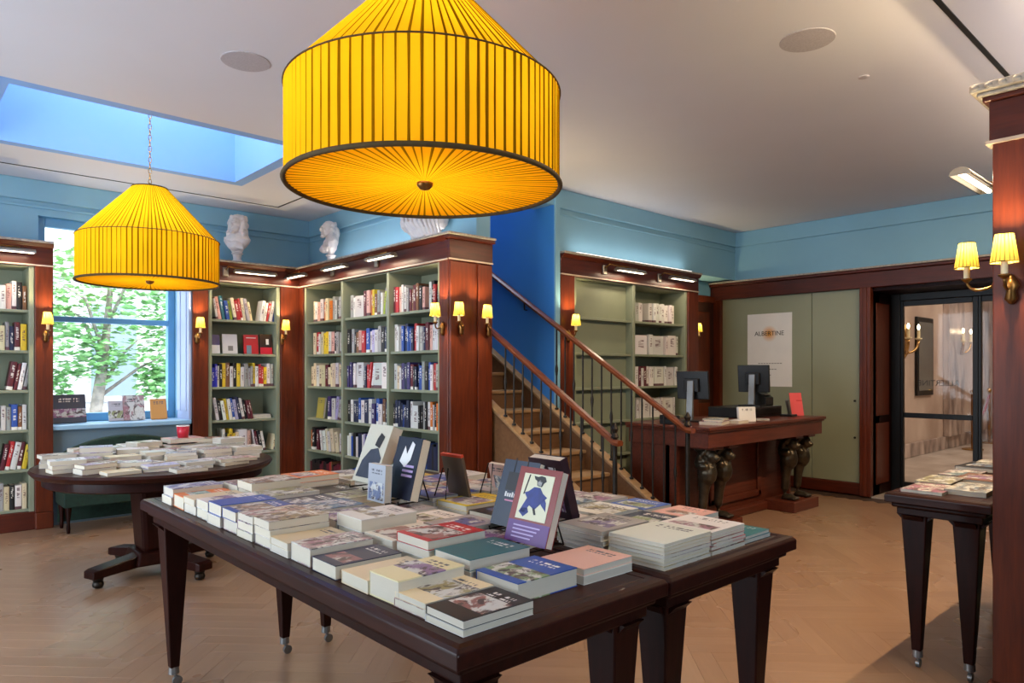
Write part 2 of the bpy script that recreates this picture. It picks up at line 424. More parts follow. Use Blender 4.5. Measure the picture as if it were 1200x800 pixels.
# ---- ceiling with skylight well and stair opening
cut = []
xs = [-2.4, .5, 2.52, 3.85, 4.62, 8.1]; ys = [-2.4, 4.75, 4.98, 6.46, 7.75]
mb = MB()
for a in range(5):
    for b_ in range(4):
        if a == 1 and b_ == 2: continue
        if a == 3 and b_ >= 1: continue
        mb.box(xs[a], xs[a + 1], ys[b_], ys[b_ + 1], CZ, CZ + .12)
ceiling = struct(mb.build('ceiling', CEIL), 'off-white plaster ceiling with a skylight well')
m = MB()
m.box(.5005, .6, 4.9805, 6.4595, CZ + .0005, 4.25).box(2.42, 2.5195, 4.9805, 6.4595, CZ + .0005, 4.25)
m.box(.6, 2.42, 4.9805, 5.08, CZ + .0005, 4.25).box(.6, 2.42, 6.36, 6.4595, CZ + .0005, 4.25)
m.build('skylight_shaft', SKYB, ceiling, org=(0, 0, 0))
B(.5, 2.52, 4.98, 6.46, 4.25, 4.262).build('skylight_pane', GLASS, ceiling, org=(0, 0, 0))
m = MB()
for x in (.601, 2.379): m.box(x, x + .04, 5.081, 6.359, 4.20, 4.24)
m.build('skylight_bar', BLUE, ceiling, org=(0, 0, 0))

# ---- window wall
m = MB()
m.box(-2.4, 1.10, 7.5, 7.75, 0, CZ).box(2.27, 3.85, 7.5, 7.75, 0, CZ).box(1.10, 2.27, 7.5, 7.75, 0, .86).box(1.10, 2.27, 7.5, 7.75, 2.74, CZ)
wl = struct(m.build('wall_left', BLUE), 'pale blue wall around the window')
B(-2.3, 3.70, 7.462, 7.5, 2.86, CZ).build('frieze', BLUE, wl, org=(0, 0, 0), bevel=.01)
B(-2.3, 3.70, 7.48, 7.5, 2.80, 2.825).build('picture_rail', BLUE, wl, org=(0, 0, 0), bevel=.006)
seat = struct(B(1.153, 2.30, 7.22, 7.5, 0, .83).build('wall_window_apron', BLUEG), 'blue-grey panelling under the window sill')
WF = mat('blue_window_paint', '#5f9cc4', .45, var=.03)
JB = mat('lavender_jamb_paint', '#a3aecb', .5, var=.03)
win = struct(B(1.10, 2.27, 7.63, 7.78, .861, .872).build('window_1', WF), 'tall sash window with blue frame and street tree outside')
win['label'] = 'tall blue-framed sash window looking onto a street tree'
B(1.12, 2.30, 7.14, 7.62, .83, .872).build('window_sill', mat('sill_paint', '#8fb4cf', .4), win, org=(0, 0, 0), bevel=.008)
m = MB()
m.box(1.10, 1.16, 7.56, 7.64, .86, 2.74).box(2.205, 2.27, 7.56, 7.64, .86, 2.74).box(1.16, 2.205, 7.563, 7.637, 2.66, 2.74).box(1.16, 2.205, 7.563, 7.637, .873, .95)
m.build('window_frame', WF, win, org=(0, 0, 0), bevel=.006)
B(1.16, 2.205, 7.555, 7.635, 1.80, 1.85).build('meeting_rail', WF, win, org=(0, 0, 0), bevel=.006)
for z0, z1 in ((.95, 1.80), (1.85, 2.66)):
    B(1.16, 2.205, 7.598, 7.604, z0, z1).build('pane', GLASS, win, org=(0, 0, 0))
m = MB().box(2.275, 2.30, 7.15, 7.57, .872, 2.30)
j = m.build('window_jamb', JB, win, org=(0, 0, 0))
MB().box(2.268, 2.276, 7.22, 7.34, .95, 2.22).box(2.268, 2.276, 7.40, 7.50, .95, 2.22).build('jamb_panel', JB, j, org=(0, 0, 0), bevel=.004)

# ---- partition between the bookshop and the stairs, and the stairwell
m = MB().box(3.70, 3.85, 4.49, 7.5, 2.452, CZ).box(3.80, 3.85, 4.49, 7.5, 0, 2.452).box(3.80, 3.85, 4.49, 7.5, CZ + .12, 5.5)
wc = struct(m.build('wall_partition', BLUE), 'pale blue upper wall behind the plaster busts')
B(3.672, 3.70, 4.49, 7.462, 2.86, CZ).build('frieze', BLUE, wc, org=(0, 0, 0), bevel=.01)
B(3.685, 3.70, 4.49, 7.48, 2.80, 2.825).build('picture_rail', BLUE, wc, org=(0, 0, 0), bevel=.006)
struct(B(4.62, 4.65, 4.49, 7.75, 0, 5.5).build('wall_stair_side', DEEP), 'deep blue side wall of the stairwell')
struct(B(3.8505, 4.6195, 7.5, 7.75, 0, 5.5).build('wall_stair_end', DEEP), 'deep blue end wall of the stairwell')
struct(B(3.80, 4.68, 4.6, 7.75, 5.5, 5.6).build('ceiling_stair', CEIL), 'ceiling high above the stairs')
struct(MB().box(3.8505, 4.6195, 4.4895, 4.748, 2.87, CZ - .0005).box(3.8505, 4.6195, 4.65, 4.75, CZ + .1205, 5.5).build('wall_stair_header', BLUE), 'pale blue header above the stair opening')
area('stairwell_fill_light', (4.23, 6.4, 5.4), (0, 0, 0), .5, 1.6, 70, (.8, .9, 1))  # added unseen light, in place of daylight from above the stairs

# ---- wall over the pale bookcase, soffit and alcove
m = MB().box(4.685, 8.1, 4.56, 4.75, 2.47, CZ).box(4.6505, 8.1, 4.87, 5.0, 0, 2.5).box(4.6205, 4.68, 4.47, 4.4895, 0, CZ).box(4.6505, 4.685, 4.4895, 4.87, 0, CZ).box(6.96, 7.91, 4.75, 4.87, 2.47, 2.5)
wb = struct(m.build('wall_back', BLUE), 'pale blue wall above the half-empty bookcase')
B(4.68, 7.91, 4.535, 4.56, 2.87, CZ).build('frieze', BLUE, wb, org=(0, 0, 0), bevel=.01)
B(4.68, 7.91, 4.548, 4.56, 2.81, 2.83).build('picture_rail', BLUE, wb, org=(0, 0, 0), bevel=.006)
d = struct(B(7.1, 7.86, 4.83, 4.87, 0, 2.2).build('door_2', wood('door_wood', '#3d1a10', '#26100a')), 'dark wooden door in the alcove beside the bookcase')
MB().box(7.02, 7.1, 4.80, 4.868, 0, 2.28).box(7.862, 7.905, 4.80, 4.868, 0, 2.28).box(7.1, 7.862, 4.802, 4.868, 2.2, 2.278).build('door_frame', MAHOG, d, org=(0, 0, 0), bevel=.006)
MB().box(7.2, 7.76, 4.82, 4.83, .2, .95).box(7.2, 7.76, 4.82, 4.83, 1.08, 2.08).build('door_panel', MAHOG, d, org=(0, 0, 0), bevel=.008)
MB().ball((7.2, 4.80, 1.0), .025).build('door_knob', BRASS, d, org=(0, 0, 0), smooth=True)

# ---- wall with the sage panels and the entrance
m = MB().box(7.93, 8.1, 2.94, 4.87, 0, 2.3).box(7.91, 8.1, .3, 4.9, 2.30, CZ).box(7.93, 8.1, -2.4, 1.5, 0, 2.3).box(7.91, 8.1, -2.4, .3, 2.3, CZ)
wr = struct(m.build('wall_right', BLUE), 'pale blue wall above the sage green panelling and entrance')
B(7.885, 7.91, .3, 4.56, 2.87, CZ).build('frieze', BLUE, wr, org=(0, 0, 0), bevel=.01)
for y0, y1 in ((3.60, 4.735), (3.055, 3.594)):
    B(7.912, 7.93, y0, y1, .13, 2.235).build('green_panel', GREENP, wr, org=(0, 0, 0), bevel=.004)
for zz in (1.02, .62): MB().lathe([(.012, 0), (.012, .012)], 10, (7.905, 3.12, zz), M=Matrix.Rotation(R(-90), 4, 'Y')).build('panel_knob', IRON, wr, org=(0, 0, 0))
MB().box(7.86, 7.93, 4.735, 4.86, 0, 2.24).build('pilaster', MAHOG, wr, org=(0, 0, 0), bevel=.008)
o = MB().box(7.85, 7.93, 2.94, 3.055, 0, 2.24).box(7.84, 7.93, 2.975, 3.02, 0, 2.24).build('pilaster', MAHOG, wr, org=(0, 0, 0), bevel=.008)
o = MB().box(7.85, 7.93, 1.40, 1.5, 0, 2.24).build('pilaster', MAHOG, wr, org=(0, 0, 0), bevel=.008)
cn = MB().box(7.85, 7.93, .3, 4.87, 2.235, 2.40).box(7.82, 7.93, .3, 4.87, 2.40, 2.432).build('cornice', MAHOG_X, wr, org=(0, 0, 0), bevel=.006)
B(7.80, 7.93, .3, 4.87, 2.432, 2.452).build('cornice_trim', TRIM, cn, org=(0, 0, 0), bevel=.004)
struct(MB().box(7.885, 7.93, 3.055, 4.735, 0, .13).build('baseboard_right', MAHOG_X, bevel=.008), 'mahogany skirting under the sage green panels')
B(7.88, 8.5, 1.5, 2.94, -.011, .004).build('threshold', MARBLEF, floor, org=(0, 0, 0))
m = MB().box(7.93, 8.5, 2.94, 3.05, 0, 2.32).box(7.93, 8.5, 1.40, 1.5, 0, 2.32).box(7.93, 8.5, 1.5, 2.94, 2.2, 2.32)
en = struct(m.build('trim_1', TABLEL), 'dark panelled wooden reveal of the glazed entrance')
for z0, z1 in ((.12, .78), (.86, 2.08)): B(7.99, 8.34, 2.925, 2.94, z0, z1).build('reveal_panel', MAHOG, en, org=(0, 0, 0), bevel=.006)
dr = struct(MB().box(8.42, 8.495, 2.84, 2.938, 0.005, 2.198).box(8.42, 8.495, 1.502, 1.6, 0.005, 2.198).box(8.422, 8.493, 1.6, 2.84, 2.12, 2.197).build('door_1', BLACKM, bevel=.005),
            'black steel glazed entrance door to the marble lobby')
for y0, y1 in ((2.10, 2.84), (1.6, 2.10)):
    f = MB().box(8.43, 8.48, y0, y0 + .05, .02, 2.12).box(8.43, 8.48, y1 - .028, y1, .02, 2.12).box(8.432, 8.478, y0 + .05, y1 - .028, .02, .12).box(8.432, 8.478, y0 + .05, y1 - .028, 2.06, 2.118)
    if y0 > 2: f.box(8.432, 8.478, y0 + .05, y1 - .028, .83, .885)
    f = f.build('door_leaf', BLACKM, dr, org=(0, 0, 0), bevel=.004)
    B(8.452, 8.458, y0 + .04, y1 - .02, .10, 2.08).build('pane', GLASSD, f, org=(0, 0, 0))
tx = text_mesh('glass_lettering', 'ALBERTINE', .085, BLACKP); tx.parent = dr
tx.location = (8.460, 2.475, zat(449, 8.46, 2.475)); tx.rotation_euler = (R(90), 0, R(90))
tx.scale = (.95, 1, 1); tx['label'] = 'mirrored black lettering on the door glass'

# ---- walls behind the camera, with their windows
m = MB().box(-2.4, -2.2, -2.4, 2.1, 0, CZ).box(-2.4, -2.2, 5.7, 7.75, 0, CZ).box(-2.4, -2.2, 2.1, 5.7, 0, .1).box(-2.4, -2.2, 2.1, 5.7, 2.8, CZ)
struct(m.build('wall_rear', BLUE), 'pale blue wall behind the viewer')
m = MB().box(-2.2, -.8, -2.4, -2.2, 0, CZ).box(1.2, 8.1, -2.4, -2.2, 0, CZ).box(-.8, 1.2, -2.4, -2.2, 0, 1.2).box(-.8, 1.2, -2.4, -2.2, 2.7, CZ)
struct(m.build('wall_front', BLUE), 'pale blue shop-front wall behind the viewer')
wn = struct(MB().box(-2.34, -2.26, 2.1, 2.18, .1, 2.8).box(-2.34, -2.26, 5.62, 5.7, .1, 2.8).box(-2.34, -2.26, 2.18, 5.62, .1, .18).box(-2.34, -2.26, 2.18, 5.62, 2.72, 2.8).build('window_2', WF), 'wide blue-framed window behind the viewer')
for y in (3.3, 4.5): B(-2.33, -2.27, y, y + .06, .18, 2.72).build('mullion', WF, wn, org=(0, 0, 0))
wn = struct(MB().box(-.8, -.72, -2.34, -2.26, .5, 2.7).box(1.12, 1.2, -2.34, -2.26, .5, 2.7).box(-.72, 1.12, -2.34, -2.26, 1.2, 1.28).box(-.72, 1.12, -2.34, -2.26, 2.62, 2.7).build('window_3', WF), 'shop-front window behind the viewer')
for x in (.17,): B(x, x + .06, -2.33, -2.27, .58, 2.62).build('mullion', WF, wn, org=(0, 0, 0))

# ---- ceiling fittings
def ceil_disc(px, py, r, label):
    x, y = G(px, py, CZ)
    t = thing('ceiling_speaker', label, 'speaker', (x, y, CZ))
    MB().lathe([(r, 0), (r, -.002), (r * .985, -.003)], 32, (x, y, CZ)).build('rim', SPK, t)
    MB().lathe([(r * .98, -.001), (r * .975, -.004), (r * .5, -.005)], 32, (x, y, CZ)).build('grille', SPK, t)
ceil_disc(288, 72, .13, 'round ceiling speaker beside the skylight')
ceil_disc(946, 47, .135, 'round ceiling speaker right of the large yellow lamp')
x, y = G(1012, 90, CZ)
tag(MB().lathe([(.03, 0), (.03, -.004), (.02, -.007)], 16, (x, y, CZ)).build('sprinkler_cover', SPK, org=(x, y, CZ)), 'small white sprinkler cover on the ceiling', 'sprinkler')
tag(MB().box(-.5, 3.13, 7.03, 7.045, CZ - .004, CZ).box(3.115, 3.13, 4.6, 7.03, CZ - .004, CZ).build('lighting_track', SLOT, org=(3.12, 7.04, CZ)), 'thin black ceiling track along the window wall', 'track')
tr = thing('lighting_track', 'black ceiling track at the right above the wooden pillar', 'track', (4.4, 1.06, CZ))
B(2.2, 7.0, 1.048, 1.072, CZ - .006, CZ).build('rail', SLOT, tr)

# ---- lobby beyond the entrance
struct(B(8.1, 17.4, -.6, 4.1, -.10, -.002).build('floor_lobby', MARBLEF), 'pale marble floor of the lobby')
wly = struct(B(8.5, 17.4, 3.9, 4.1, 0, 3.7).build('wall_lobby_side', MARBLE), 'marble side wall of the lobby')
struct(B(17.2, 17.4, -.6, 3.9, 0, 3.7).build('wall_lobby_end', MARBLE), 'marble end wall of the lobby')
struct(B(8.5, 17.4, -.8, -.6, 0, 3.7).build('wall_lobby_far', MARBLE), 'far marble wall of the lobby')
struct(B(8.1, 17.4, -.8, 4.1, 3.7, 3.8).build('ceiling_lobby', CEIL), 'white ceiling of the lobby')
struct(MB().box(8.1, 8.5, 2.95, 4.1, 0, 3.7).box(8.1, 8.5, -.8, 1.39, 0, 3.7).box(8.1, 8.5, 1.39, 2.95, 2.33, 3.7).build('wall_lobby_door', MARBLE), 'marble wall around the lobby door')
MB().box(8.5, 17.2, 3.86, 3.9, 0, .22).build('baseboard_lobby', MARBLEV, wly, org=(0, 0, 0), bevel=.01)
area('lobby_lamp', (12.6, 1.9, 3.6), (0, 0, 0), 5.0, 2.0, 150, (1, .86, .72))
for a, b_ in ((1108, 1126), (1147, 1165)):
    x0, x1 = onY(a, 3.86), onY(b_, 3.86)
    B(x0, x1, 3.80, 3.9, .22, 3.6).build('marble_pilaster', MARBLEV, wly, org=(0, 0, 0), bevel=.01)
xm0, xm1 = onY(1075, 3.86), onY(1094, 3.86); fm = (xm0 * SA + 3.86 * CA)
t = thing('wall_mirror', 'tall narrow mirror on the lobby wall between the sconces', 'mirror', ((xm0 + xm1) / 2, 3.9, zat(463, (xm0 + xm1) / 2, 3.86)))
z0, z1 = zat(463, (xm0 + xm1) / 2, 3.86), zat(372, (xm0 + xm1) / 2, 3.86)
MB().box(xm0, xm1, 3.86, 3.9, z0, z1).build('frame', IRON, t, bevel=.01)
B(xm0 + .06, xm1 - .06, 3.852, 3.862, z0 + .08, z1 - .08).build('mirror_glass', MIRROR, t)
def lobby_sconce(px, py, label):
    x = onY(px, 3.75); z = zat(py, x, 3.75)
    t = thing('gilt_wall_sconce', label, 'sconce', (x, 3.9, z - .3))
    MB().lathe([(.02, -.36), (.07, -.28), (.05, -.1), (.08, 0), (.04, .12), (.01, .2)], 12, (x, 3.86, z)).build('backplate', BRASSG, t, smooth=True)
    for s in (-1, 1):
        pts = [(x, 3.84, z - .2)] + [(x + s * (.22 * math.sin(k / 6 * 1.6)), 3.84 - .12 * math.sin(k / 6 * 1.6), z - .28 + .2 * (k / 6) ** 2) for k in range(1, 7)]
        MB().tube(pts, .02, 7).build('arm', BRASSG, t, smooth=True)
        c = pts[-1]
        MB().lathe([(.015, 0), (.05, .02), (.05, .035)], 10, c).lathe([(.022, .035), (.022, .16)], 8, c).build('candle', CREAM, t)
        MB().ball((c[0], c[1], c[2] + .2), (.02, .02, .045), 8).build('bulb', emit('lobby_bulb', (1, .8, .5), 14), t, smooth=True)
lobby_sconce(1068, 392, 'gilt two-arm candle sconce left of the lobby mirror')
lobby_sconce(1131, 396, 'gilt two-arm candle sconce right of the lobby mirror')
def stanchion(x, y, label):
    t = thing('rope_stanchion', label, 'stanchion', (x, y, 0))
    MB().lathe([(.16, 0), (.16, .02), (.05, .04)], 20, (x, y, 0)).build('base', BRASSG, t, auto=True)
    MB().lathe([(.025, .03), (.025, .95)], 12, (x, y, 0)).build('post', BRASS, t, auto=True)
    MB().ball((x, y, .98), .045).build('finial', BRASSG, t, smooth=True)
s1 = G(1159, 519, 0); s2 = (s1[0] + .9, s1[1] - 1.3)
stanchion(s1[0], s1[1], 'brass rope stanchion seen through the glass door'); stanchion(s2[0], s2[1], 'brass rope stanchion deeper in the lobby')
s0 = (s1[0] - 1.5, s1[1] - .12); stanchion(s0[0], s0[1], 'brass rope stanchion nearest the glass door in the lobby')
tag(MB().tube([(s0[0] + (s1[0] - s0[0]) * k / 10, s0[1] + (s1[1] - s0[1]) * k / 10, .9 - .35 * math.sin(math.pi * k / 10)) for k in range(11)], .022, 8).build('barrier_rope', ROPE, org=(s1[0], s1[1], .5), smooth=True), 'dark red barrier rope in the lobby', 'rope')

# ---- street outside the window
struct(B(-12, 24, 7.8, 30, -.6, -.5).build('ground_outside', PAVE), 'grey pavement outside the window')
fac = thing('building', 'pale stone building across the street outside the window', 'building', (3, 19, -.5))
B(-8, 20, 19, 19.6, -.5, 12).build('facade', STONE, fac)
for k in range(-2, 6):
    for zf in (.6, 4.4):
        x = 2.0 + k * 2.3
        f = MB().box(x - .62, x + .62, 18.9, 19.0, zf, zf + 2.5).build('window', STONE, fac, bevel=.03)
        B(x - .48, x + .48, 18.88, 18.9, zf + .15, zf + 2.35).build('pane', mat('far_pane', '#77828a', .2) if 'far_pane' not in bpy.data.materials else bpy.data.materials['far_pane'], f, org=(0, 0, 0) if False else fac.location)
B(-8, 20, 18.8, 19, 3.5, 3.75).build('string_course', STONE, fac)
tx_, ty_ = onY(130, 12.0), 12.0
tree = thing('street_tree', 'leafy green street tree outside the window', 'tree', (tx_, ty_, -.5))
MB().tube([(tx_ - .25, ty_, -.5), (tx_ - .22, ty_, .6), (tx_ - .1, ty_, 1.5), (tx_, ty_, 2.6)], [.11, .09, .07, .03], 10).build('trunk', BARK, tree, smooth=True)
for k in range(7):
    a = k * .9; e = (tx_ + .8 * math.cos(a), ty_ + .6 * math.sin(a), 1.6 + .25 * k)
    MB().tube([(tx_ - .1, ty_, 1.0 + .15 * k), ((tx_ + e[0]) / 2, (ty_ + e[1]) / 2, e[2] - .2), e], [.03, .02, .008], 6).build('branch', BARK, tree, smooth=True)
mb = MB()
blobs = [(-.75, 0, 1.75, .55), (.1, 0, 2.05, .65), (.75, .1, 1.6, .5), (-.5, .1, 2.7, .6), (.4, 0, 2.9, .6), (.85, 0, 2.3, .45), (-.95, 0, 2.2, .5), (-.2, 0, 1.5, .4), (.6, 0, 1.15, .3), (-.8, 0, 1.15, .32)]
for k in range(3200):
    bx, by, bz, br = rnd.choice(blobs)
    d = Vector((rnd.gauss(0, 1), rnd.gauss(0, 1), rnd.gauss(0, 1))).normalized() * br * rnd.random() ** .4
    c = Vector((tx_ + bx, ty_ + by, bz)) + d
    M = Matrix.Rotation(rnd.random() * 6.3, 3, 'Z') @ Matrix.Rotation(rnd.random() * 2 - 1, 3, 'X'); L = rnd.uniform(.05, .09)
    mb.add([c + M @ Vector(p) for p in ((-L, 0, 0), (0, -L * .5, .01), (L, 0, 0), (0, L * .5, .01))], [(0, 1, 2, 3)])
tag(mb.build('foliage', LEAF, tree), kind='stuff')

# ================================================================== STAIRS
st = thing('staircase', 'wooden staircase rising between the bookcases', 'staircase', (4.25, 3.2, 0))
NS, RISE, RUN, Y1 = 15, .1665, .265, 3.26
for n in range(1, NS + 1):
    y, z = Y1 + RUN * (n - 1), RISE * n
    B(3.95, 4.55, y - .025, y + RUN, z - .03, z).build('tread', TREADW, st, bevel=.008)
    B(3.95, 4.55, y, y + .02, z - RISE, z - .03).build('riser', STAIRW, st)
def zn(y): return RISE + (y - Y1) * RISE / RUN
for x0, x1 in ((3.88, 3.95), (4.55, 4.62)):
    ye = 4.46 if x0 < 4 else 7.2
    ye = 7.2
    poly = [(3.10, 0), (3.10, .12), (3.16, zn(3.16) + .07), (ye, zn(ye) + .07), (ye, zn(ye) - .6), (4.2, 0)]
    o = MB().prism(poly, 'x', x0, x1).build('stringer', STAIRW, st, bevel=.006)
    poly = [(3.08, zn(3.08) + .07), (ye, zn(ye) + .07), (ye, zn(ye) + .10), (3.08, zn(3.08) + .10)]
    MB().prism(poly, 'x', x0 - .012, x1 + .012).build('stringer_cap', TREADW, o, org=st.location, bevel=.006)
def railing(X, ya, za, yb, zb, y_open, label):
    t = thing('stair_railing', label, 'railing', (X, ya, 0))
    def zr(y): return za + (zb - za) * (y - ya) / (yb - ya)
    pts = [(X, ya - .05, zr(ya) - .005)] + [(X, ya + (yb - ya) * k / 6, zr(ya + (yb - ya) * k / 6)) for k in range(7)]
    sec = [(-.028, -.016), (.028, -.016), (.034, .006), (.018, .024), (-.018, .024), (-.034, .006)]
    vs = [(p[0] + a, p[1], p[2] + b_) for p in pts for a, b_ in sec]
    fs = [(j * 6 + i, j * 6 + (i + 1) % 6, j * 6 + 6 + (i + 1) % 6, j * 6 + 6 + i) for j in range(7) for i in range(6)] + [tuple(range(6))[::-1], tuple(range(42, 48))]
    MB().add(vs, fs).build('handrail', RAILW, t, auto=True)
    y = ya + .11; k = 0
    while y < y_open:
        zb_, zt = zn(y) + .10, zr(y) - .012
        MB().lathe([(.018, 0), (.018, .012), (.0075, .02), (.0075, .4 * (zt - zb_)), (.014, .5 * (zt - zb_) - .02), (.014, .5 * (zt - zb_)), (.0075, .55 * (zt - zb_)), (.0075, zt - zb_)] if k % 2 == 0 else
                   [(.018, 0), (.018, .012), (.0075, .02), (.0075, zt - zb_)], 8, (X, y, zb_)).build('baluster', IRON, t, auto=True)
        y += .106; k += 1
    MB().lathe([(.045, 0), (.045, .03), (.018, .05), (.018, zr(ya) + .03), (.03, zr(ya) + .04), (.016, zr(ya) + .07), (.026, zr(ya) + .10), (.004, zr(ya) + .14)], 12, (X, ya, 0)).build('newel_post', IRON, t, auto=True)
    return t, zr
rl, zr = railing(3.915, 3.20, .835, 5.6, .835 + 2.4 * .632, 4.47, 'left stair railing with turned iron balusters, nearest the tall bookcase')
rr, zr2 = railing(4.585, 3.04, .895, 6.6, .895 + 3.56 * .62, 4.47, 'right stair railing with iron balusters, nearest the desk')
for y in (4.85, 5.9): MB().tube([(4.62, y, zr2(y) - .09), (4.59, y, zr2(y) - .09), (4.585, y, zr2(y) - .015)], .008, 6).build('wall_bracket', IRON, rr)

# ================================================================== BOOKCASES
O0 = (0, 0, 0)
SHELF_Z = [.18, .515, .85, 1.185, 1.52, 1.864]      # tops of the shelf boards
TOPZ = 2.225
def bookcase(label, loc, rz, width, bays, posts, depth=.37, backs=None, ends=()):
    """local x runs left to right along the front, -y faces the room"""
    t = thing('bookcase', label, 'bookcase', loc, rz)
    bx0, bx1 = min(b_[0] for b_ in bays), max(b_[1] for b_ in bays)
    for i, (x0, x1) in enumerate(bays):
        bk = backs[i] if backs else depth - .02
        B(x0 - .04, x1 + .04, bk, bk + .015, .1, TOPZ + .02).build('back_panel', GREEN, t, org=O0)
        for z in SHELF_Z: B(x0, x1, .025, bk, z - .024, z).build('shelf', GREEN, t, org=O0, bevel=.003)
        B(x0 - .04, x1 + .04, .02, depth - .02, TOPZ, TOPZ + .02).build('top_board', GREEN, t, org=O0)
    edges = sorted({round(b_[0], 3) for b_ in bays} | {round(b_[1], 3) for b_ in bays})
    stiles = [(bx0 - .04, bx0)] + [(bays[i][1], bays[i + 1][0]) for i in range(len(bays) - 1)] + [(bx1, bx1 + .04)]
    for a, b_ in stiles: B(a, b_, .008, depth - .01, .15, TOPZ + .01).build('upright', GREEN, t, org=O0, bevel=.004)
    for a, b_ in posts:
        p = B(a, b_, -.01, .06, .14, 2.25).build('pilaster', MAHOG, t, org=O0, bevel=.006)
        B(a, b_, -.03, .06, 0, .14).build('pilaster_base', MAHOG, p, org=O0, bevel=.008)
    B(0, width, .0, .05, 0, .155).build('plinth', MAHOG_X, t, org=O0, bevel=.006)
    fz = B(0, width, -.012, depth, 2.235, 2.405).build('frieze', MAHOG_X, t, org=O0, bevel=.004)
    B(0, width, -.02, .0, 2.238, 2.25).build('frieze_line', LINE, fz, org=O0)
    MB().prism([(-.012, 2.395), (-.03, 2.40), (-.05, 2.425), (-.05, 2.432), (depth, 2.432), (depth, 2.395)], 'x', -.0, width).build('cornice', MAHOG_X, t, org=O0)
    B(-.0, width, -.062, depth, 2.432, 2.452).build('cornice_trim', TRIM, t, org=O0, bevel=.005)
    for a, b_ in ends: B(a, b_, -.008, depth, .0, 2.24).build('end_panel', MAHOG, t, org=O0, bevel=.006)
    return t
LEFT = 'the left-hand bookcase'; NOOK = 'the corner bookcase by the window'; TALL = 'the bookcase beside the stairs'; PALE = 'the half-empty bookcase'
bookcase('tall mahogany bookcase cut by the left picture edge, left of the window', (-.12, 7.13, 0), 0, 1.273, [(.16, 1.10)], [(0, .12), (1.14, 1.273)], ends=[(1.25, 1.273), (0, .02)])
bookcase('narrow mahogany bookcase in the corner right of the window', (2.30, 7.13, 0), 0, 1.11, [(.19, .85)], [(0, .15), (.89, 1.11)], ends=[(0, .02)])
tall = bookcase('three-bay mahogany bookcase full of books beside the stairs', (3.41, 7.13, 0), R(-90), 2.645, [(.13, .88), (.92, 1.71), (1.75, 2.485)], [(0, .09), (2.525, 2.645)], depth=.38)
EP = MB().box(2.60, 2.65, 0.0, .44, 0, 2.24)
e = EP.build('end_panel', MAHOG, tall, org=O0, bevel=.006)
for a, b_ in ((.0, .25), (.285, .44)):
    B(2.65, 2.668, a, b_, .14, 2.23).build('end_pilaster', MAHOG, e, org=O0, bevel=.006)
B(2.65, 2.685, -.02, .44, 0, .14).build('end_base', MAHOG_X, e, org=O0, bevel=.006)
B(2.645, 2.672, -.012, .44, 2.235, 2.405).build('end_frieze', MAHOG_X, e, org=O0, bevel=.004)
B(2.665, 2.68, -.02, .44, 2.238, 2.25).build('frieze_line', LINE, e, org=O0)
MB().box(2.645, 2.71, -.05, .44, 2.405, 2.432).build('end_cornice', MAHOG_X, e, org=O0, bevel=.006)
MB().box(2.645, 2.722, -.062, .44, 2.432, 2.452).build('cornice_trim', TRIM, e, org=O0, bevel=.005)
pale = bookcase('mahogany bookcase with empty sage shelves and white volumes behind the desk', (4.69, 4.48, 0), 0, 2.27, [(.23, 1.09), (1.13, 2.03)], [(0, .19), (2.07, 2.27)], backs=[.10, .35], ends=[(2.25, 2.27)])
# added strips and uplights, unseen on the cornice tops, to brighten the ceiling
def cove(x0, x1, y0, y1, z, power, host):
    B(x0, x1, y0, y1, z, z + .012).build('fill_strip', emit('fill_strip_glow', (1, .93, .86), 2.0) if 'fill_strip_glow' not in bpy.data.materials else bpy.data.materials['fill_strip_glow'], host, org=host.location) if not any(host.rotation_euler) else None
    area('fill_uplight', ((x0 + x1) / 2, (y0 + y1) / 2, z + .02), (R(180), 0, 0), x1 - x0, y1 - y0, power, (1, .93, .88))
cove(4.9, 6.8, 4.455, 4.485, 2.453, 2.2, pale)
cove(3.55, 3.58, 4.8, 6.9, 2.453, 4, tall)
# bookcase at the right edge: its mahogany end faces the room
rb = thing('bookcase', 'mahogany bookcase end with carved capital at the right picture edge', 'bookcase', (3.22, .76, 0))
B(3.22, 3.26, .30, .755, .14, 2.24).build('end_panel', MAHOG, rb, bevel=.005)
B(3.20, 3.26, .28, .77, 0, .14).build('end_base', MAHOG_X, rb, bevel=.006)
B(3.215, 7.9, .30, .765, 2.235, 2.395).build('frieze', MAHOG_X, rb, bevel=.004)
B(3.205, 7.9, .29, .775, 2.23, 2.242).build('frieze_line', LINE, rb)
cp = MB().box(3.20, 7.9, .28, .785, 2.395, 2.415).build('cornice', MAHOG_X, rb, bevel=.006)
MB().box(3.185, 7.9, .28, .80, 2.415, 2.43).box(3.165, 7.9, .28, .82, 2.43, 2.462).build('carved_capital', TRIM, rb, bevel=.006)
m = MB()
for k in range(12): m.ball((3.168, .80 - .045 * k, 2.446), (.012, .017, .012), 8)
m.build('egg_moulding', TRIM, rb, smooth=True)
for k in range(4):
    x = 3.26 + k * 1.15
    B(x, x + .04, .32, .755, .1, 2.235).build('upright', GREEN, rb)
    for z in SHELF_Z: B(x + .04, x + 1.15, .34, .74, z - .024, z).build('shelf', GREEN, rb)
cove(3.6, 7.6, .5, .53, 2.463, 14, rb); B(3.26, 7.9, .30, .32, .1, 2.235).build('back_panel', GREEN, rb); B(3.26, 7.9, .70, .75, 0, .14).build('plinth', MAHOG_X, rb)

